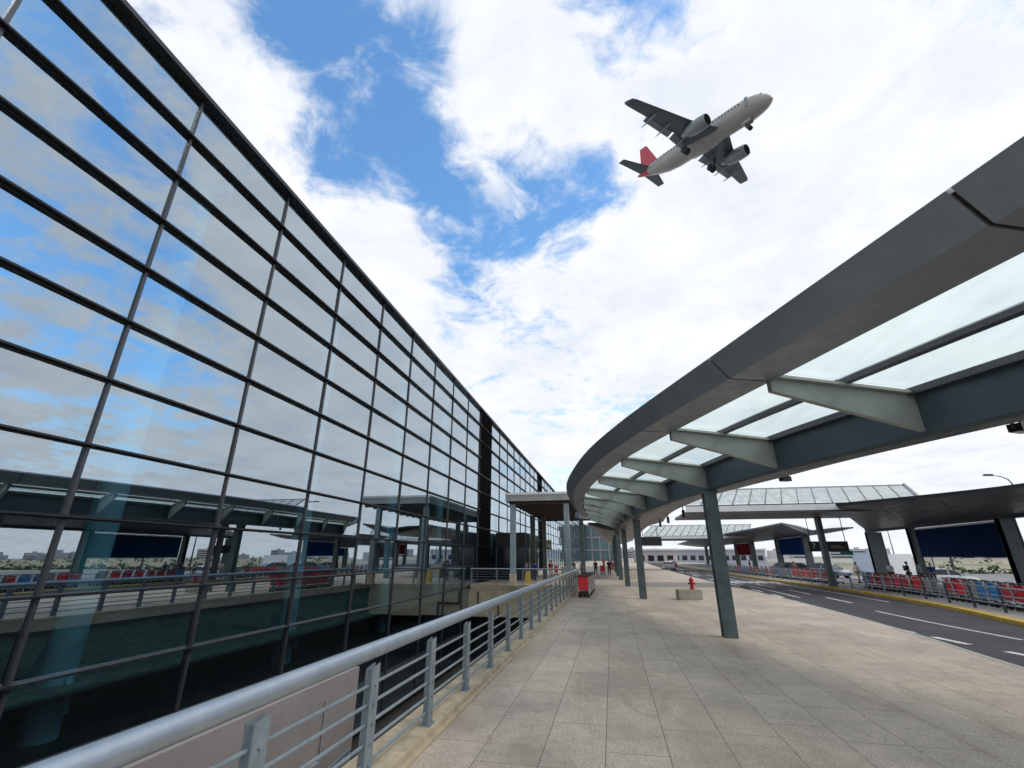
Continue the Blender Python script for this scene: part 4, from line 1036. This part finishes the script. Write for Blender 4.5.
zc = mth('ADD', mth('MAXIMUM', sp.outputs[2], 0.), .16)
cx = N(nt, 'ShaderNodeCombineXYZ'); nt.links.new(mth('DIVIDE', sp.outputs[0], zc), cx.inputs[0]); nt.links.new(mth('DIVIDE', sp.outputs[1], zc), cx.inputs[1])
def noise(scale, det, rough, dist, off):
    mp = N(nt, 'ShaderNodeMapping'); mp.inputs['Location'].default_value = off; L(nt, cx, 0, mp, 0)
    n = N(nt, 'ShaderNodeTexNoise'); n.inputs['Scale'].default_value = scale; n.inputs['Detail'].default_value = det
    n.inputs['Roughness'].default_value = rough; n.inputs['Distortion'].default_value = dist; L(nt, mp, 0, n, 'Vector'); return n.outputs[0]
n1 = noise(2.3, 13, .66, .45, (3.1,1.7,0)); n2 = noise(3.2, 10, .66, .3, (8,2.,0)); n4 = noise(7.5, 8, .62, .6, (2.,7.,1.)); n3 = noise(.9, 4, .5, .2, (1,9.,4))
# clear patches, given as directions in the sky
from math import sin, cos
fv = Vector((-sin(yaw)*cos(pitch), cos(yaw)*cos(pitch), sin(pitch))); rv = Vector((cos(yaw), sin(yaw), 0)); uv = Vector((sin(yaw)*sin(pitch), -cos(yaw)*sin(pitch), cos(pitch)))
def sky_dir(ex, ey): return (fv + rv*ex + uv*ey).normalized()
patches = [(sky_dir(-.38,.68), .20, .30), (sky_dir(-.44,.88), .10, .15), (sky_dir(.0,.40), .19, .135), (sky_dir(.14,.36), .12, .14), (sky_dir(-.10,.30), .12, .09),
           (sky_dir(.22,.86), .11, .16), (sky_dir(-.22,.46), .12, .10), (sky_dir(.95,.84), .09, .12), (sky_dir(-.60,.70), .10, -.15), (sky_dir(-1.1,.80), .2, .2),
           (sky_dir(.85,.45), .22, -.30), (sky_dir(.37,.20), .18, -.26), (sky_dir(.55,.6), .2, -.12), (sky_dir(.1,.68), .16, -.16), (sky_dir(-.35,.25), .16, -.12), (sky_dir(.9,.0), .3, -.2)]
for d, r_, a_ in [((.62,.60,.42), .22, .16), ((.80,.28,.42), .25, .18), ((.55,.35,.75), .25, .15), ((.75,.62,.20), .15, .10)]:
    patches.append((Vector(d).normalized(), r_, a_))
dens = mth('ADD', mth('ADD', mth('MULTIPLY', n1, 1.15), mth('MULTIPLY', n4, .95)), -.395)
for d, r_, a_ in patches:
    dt = N(nt, 'ShaderNodeVectorMath', operation='DOT_PRODUCT'); L(nt, nv, 0, dt, 0); dt.inputs[1].default_value = d
    mr = N(nt, 'ShaderNodeMapRange'); mr.interpolation_type = 'SMOOTHSTEP'; nt.links.new(dt.outputs['Value'], mr.inputs[0])
    mr.inputs[1].default_value = math.cos(r_*1.35); mr.inputs[2].default_value = math.cos(r_*.25); mr.inputs[3].default_value = 0; mr.inputs[4].default_value = a_
    dens = mth('SUBTRACT', dens, mr.outputs[0])
cov = N(nt, 'ShaderNodeMapRange'); cov.interpolation_type = 'SMOOTHSTEP'; nt.links.new(dens, cov.inputs[0])
cov.inputs[1].default_value = .28; cov.inputs[2].default_value = .66
# haze towards the horizon closes the gaps
hz = N(nt, 'ShaderNodeMapRange'); nt.links.new(sp.outputs[2], hz.inputs[0]); hz.inputs[1].default_value = .32; hz.inputs[2].default_value = .08
fac = mth('MAXIMUM', cov.outputs[0], mth('MULTIPLY', hz.outputs[0], .95))
# cloud brightness: folds in the cloud layer
br = N(nt, 'ShaderNodeMapRange'); nt.links.new(n2, br.inputs[0]); br.inputs[1].default_value = .33; br.inputs[2].default_value = .58; br.inputs[3].default_value = 0; br.inputs[4].default_value = 1.
br2 = mth('MULTIPLY_ADD', n3, 1.3, -.2, True)
bb = mth('ADD', mth('MULTIPLY', br.outputs[0], .55), mth('MULTIPLY', br2, .45), None, True)
cm = N(nt, 'ShaderNodeMix', data_type='RGBA'); cm.inputs[6].default_value = (6.3,6.8,7.7,1); cm.inputs[7].default_value = (8.9,8.95,9.1,1); nt.links.new(bb, cm.inputs[0])
skc = N(nt, 'ShaderNodeMix', data_type='RGBA', blend_type='MULTIPLY'); skc.inputs[0].default_value = 1.; L(nt, sky, 0, skc, 6); skc.inputs[7].default_value = (1.5,2.15,2.4,1)
fm = N(nt, 'ShaderNodeMix', data_type='RGBA'); nt.links.new(fac, fm.inputs[0]); L(nt, skc, 2, fm, 6); L(nt, cm, 2, fm, 7)
# below the horizon: ground tone
L(nt, fm, 2, bg, 0)
bg.inputs[1].default_value = .106

sd = bpy.data.lights.new('sun', 'SUN'); so = bpy.data.objects.new('sun', sd); C.objects.link(so)
sd.energy = 1.4; sd.angle = R(15); sd.color = (1.,.94,.85)
dirv = Vector((math.sin(SUN_AZ)*math.cos(SUN_EL), math.cos(SUN_AZ)*math.cos(SUN_EL), math.sin(SUN_EL)))
so.rotation_euler = dirv.to_track_quat('Z', 'Y').to_euler(); so.location = (20,-10,40)

scene.view_settings.view_transform = 'Standard'; scene.view_settings.look = 'None'; scene.view_settings.gamma = 1.; scene.view_settings.exposure = .2
scene.view_settings.use_curve_mapping = False
scene.render.engine = 'CYCLES'
cy = scene.cycles; cy.max_bounces = 10; cy.transparent_max_bounces = 24; cy.glossy_bounces = 5; cy.diffuse_bounces = 4; cy.use_denoising = True
cy.sample_clamp_indirect = 4.
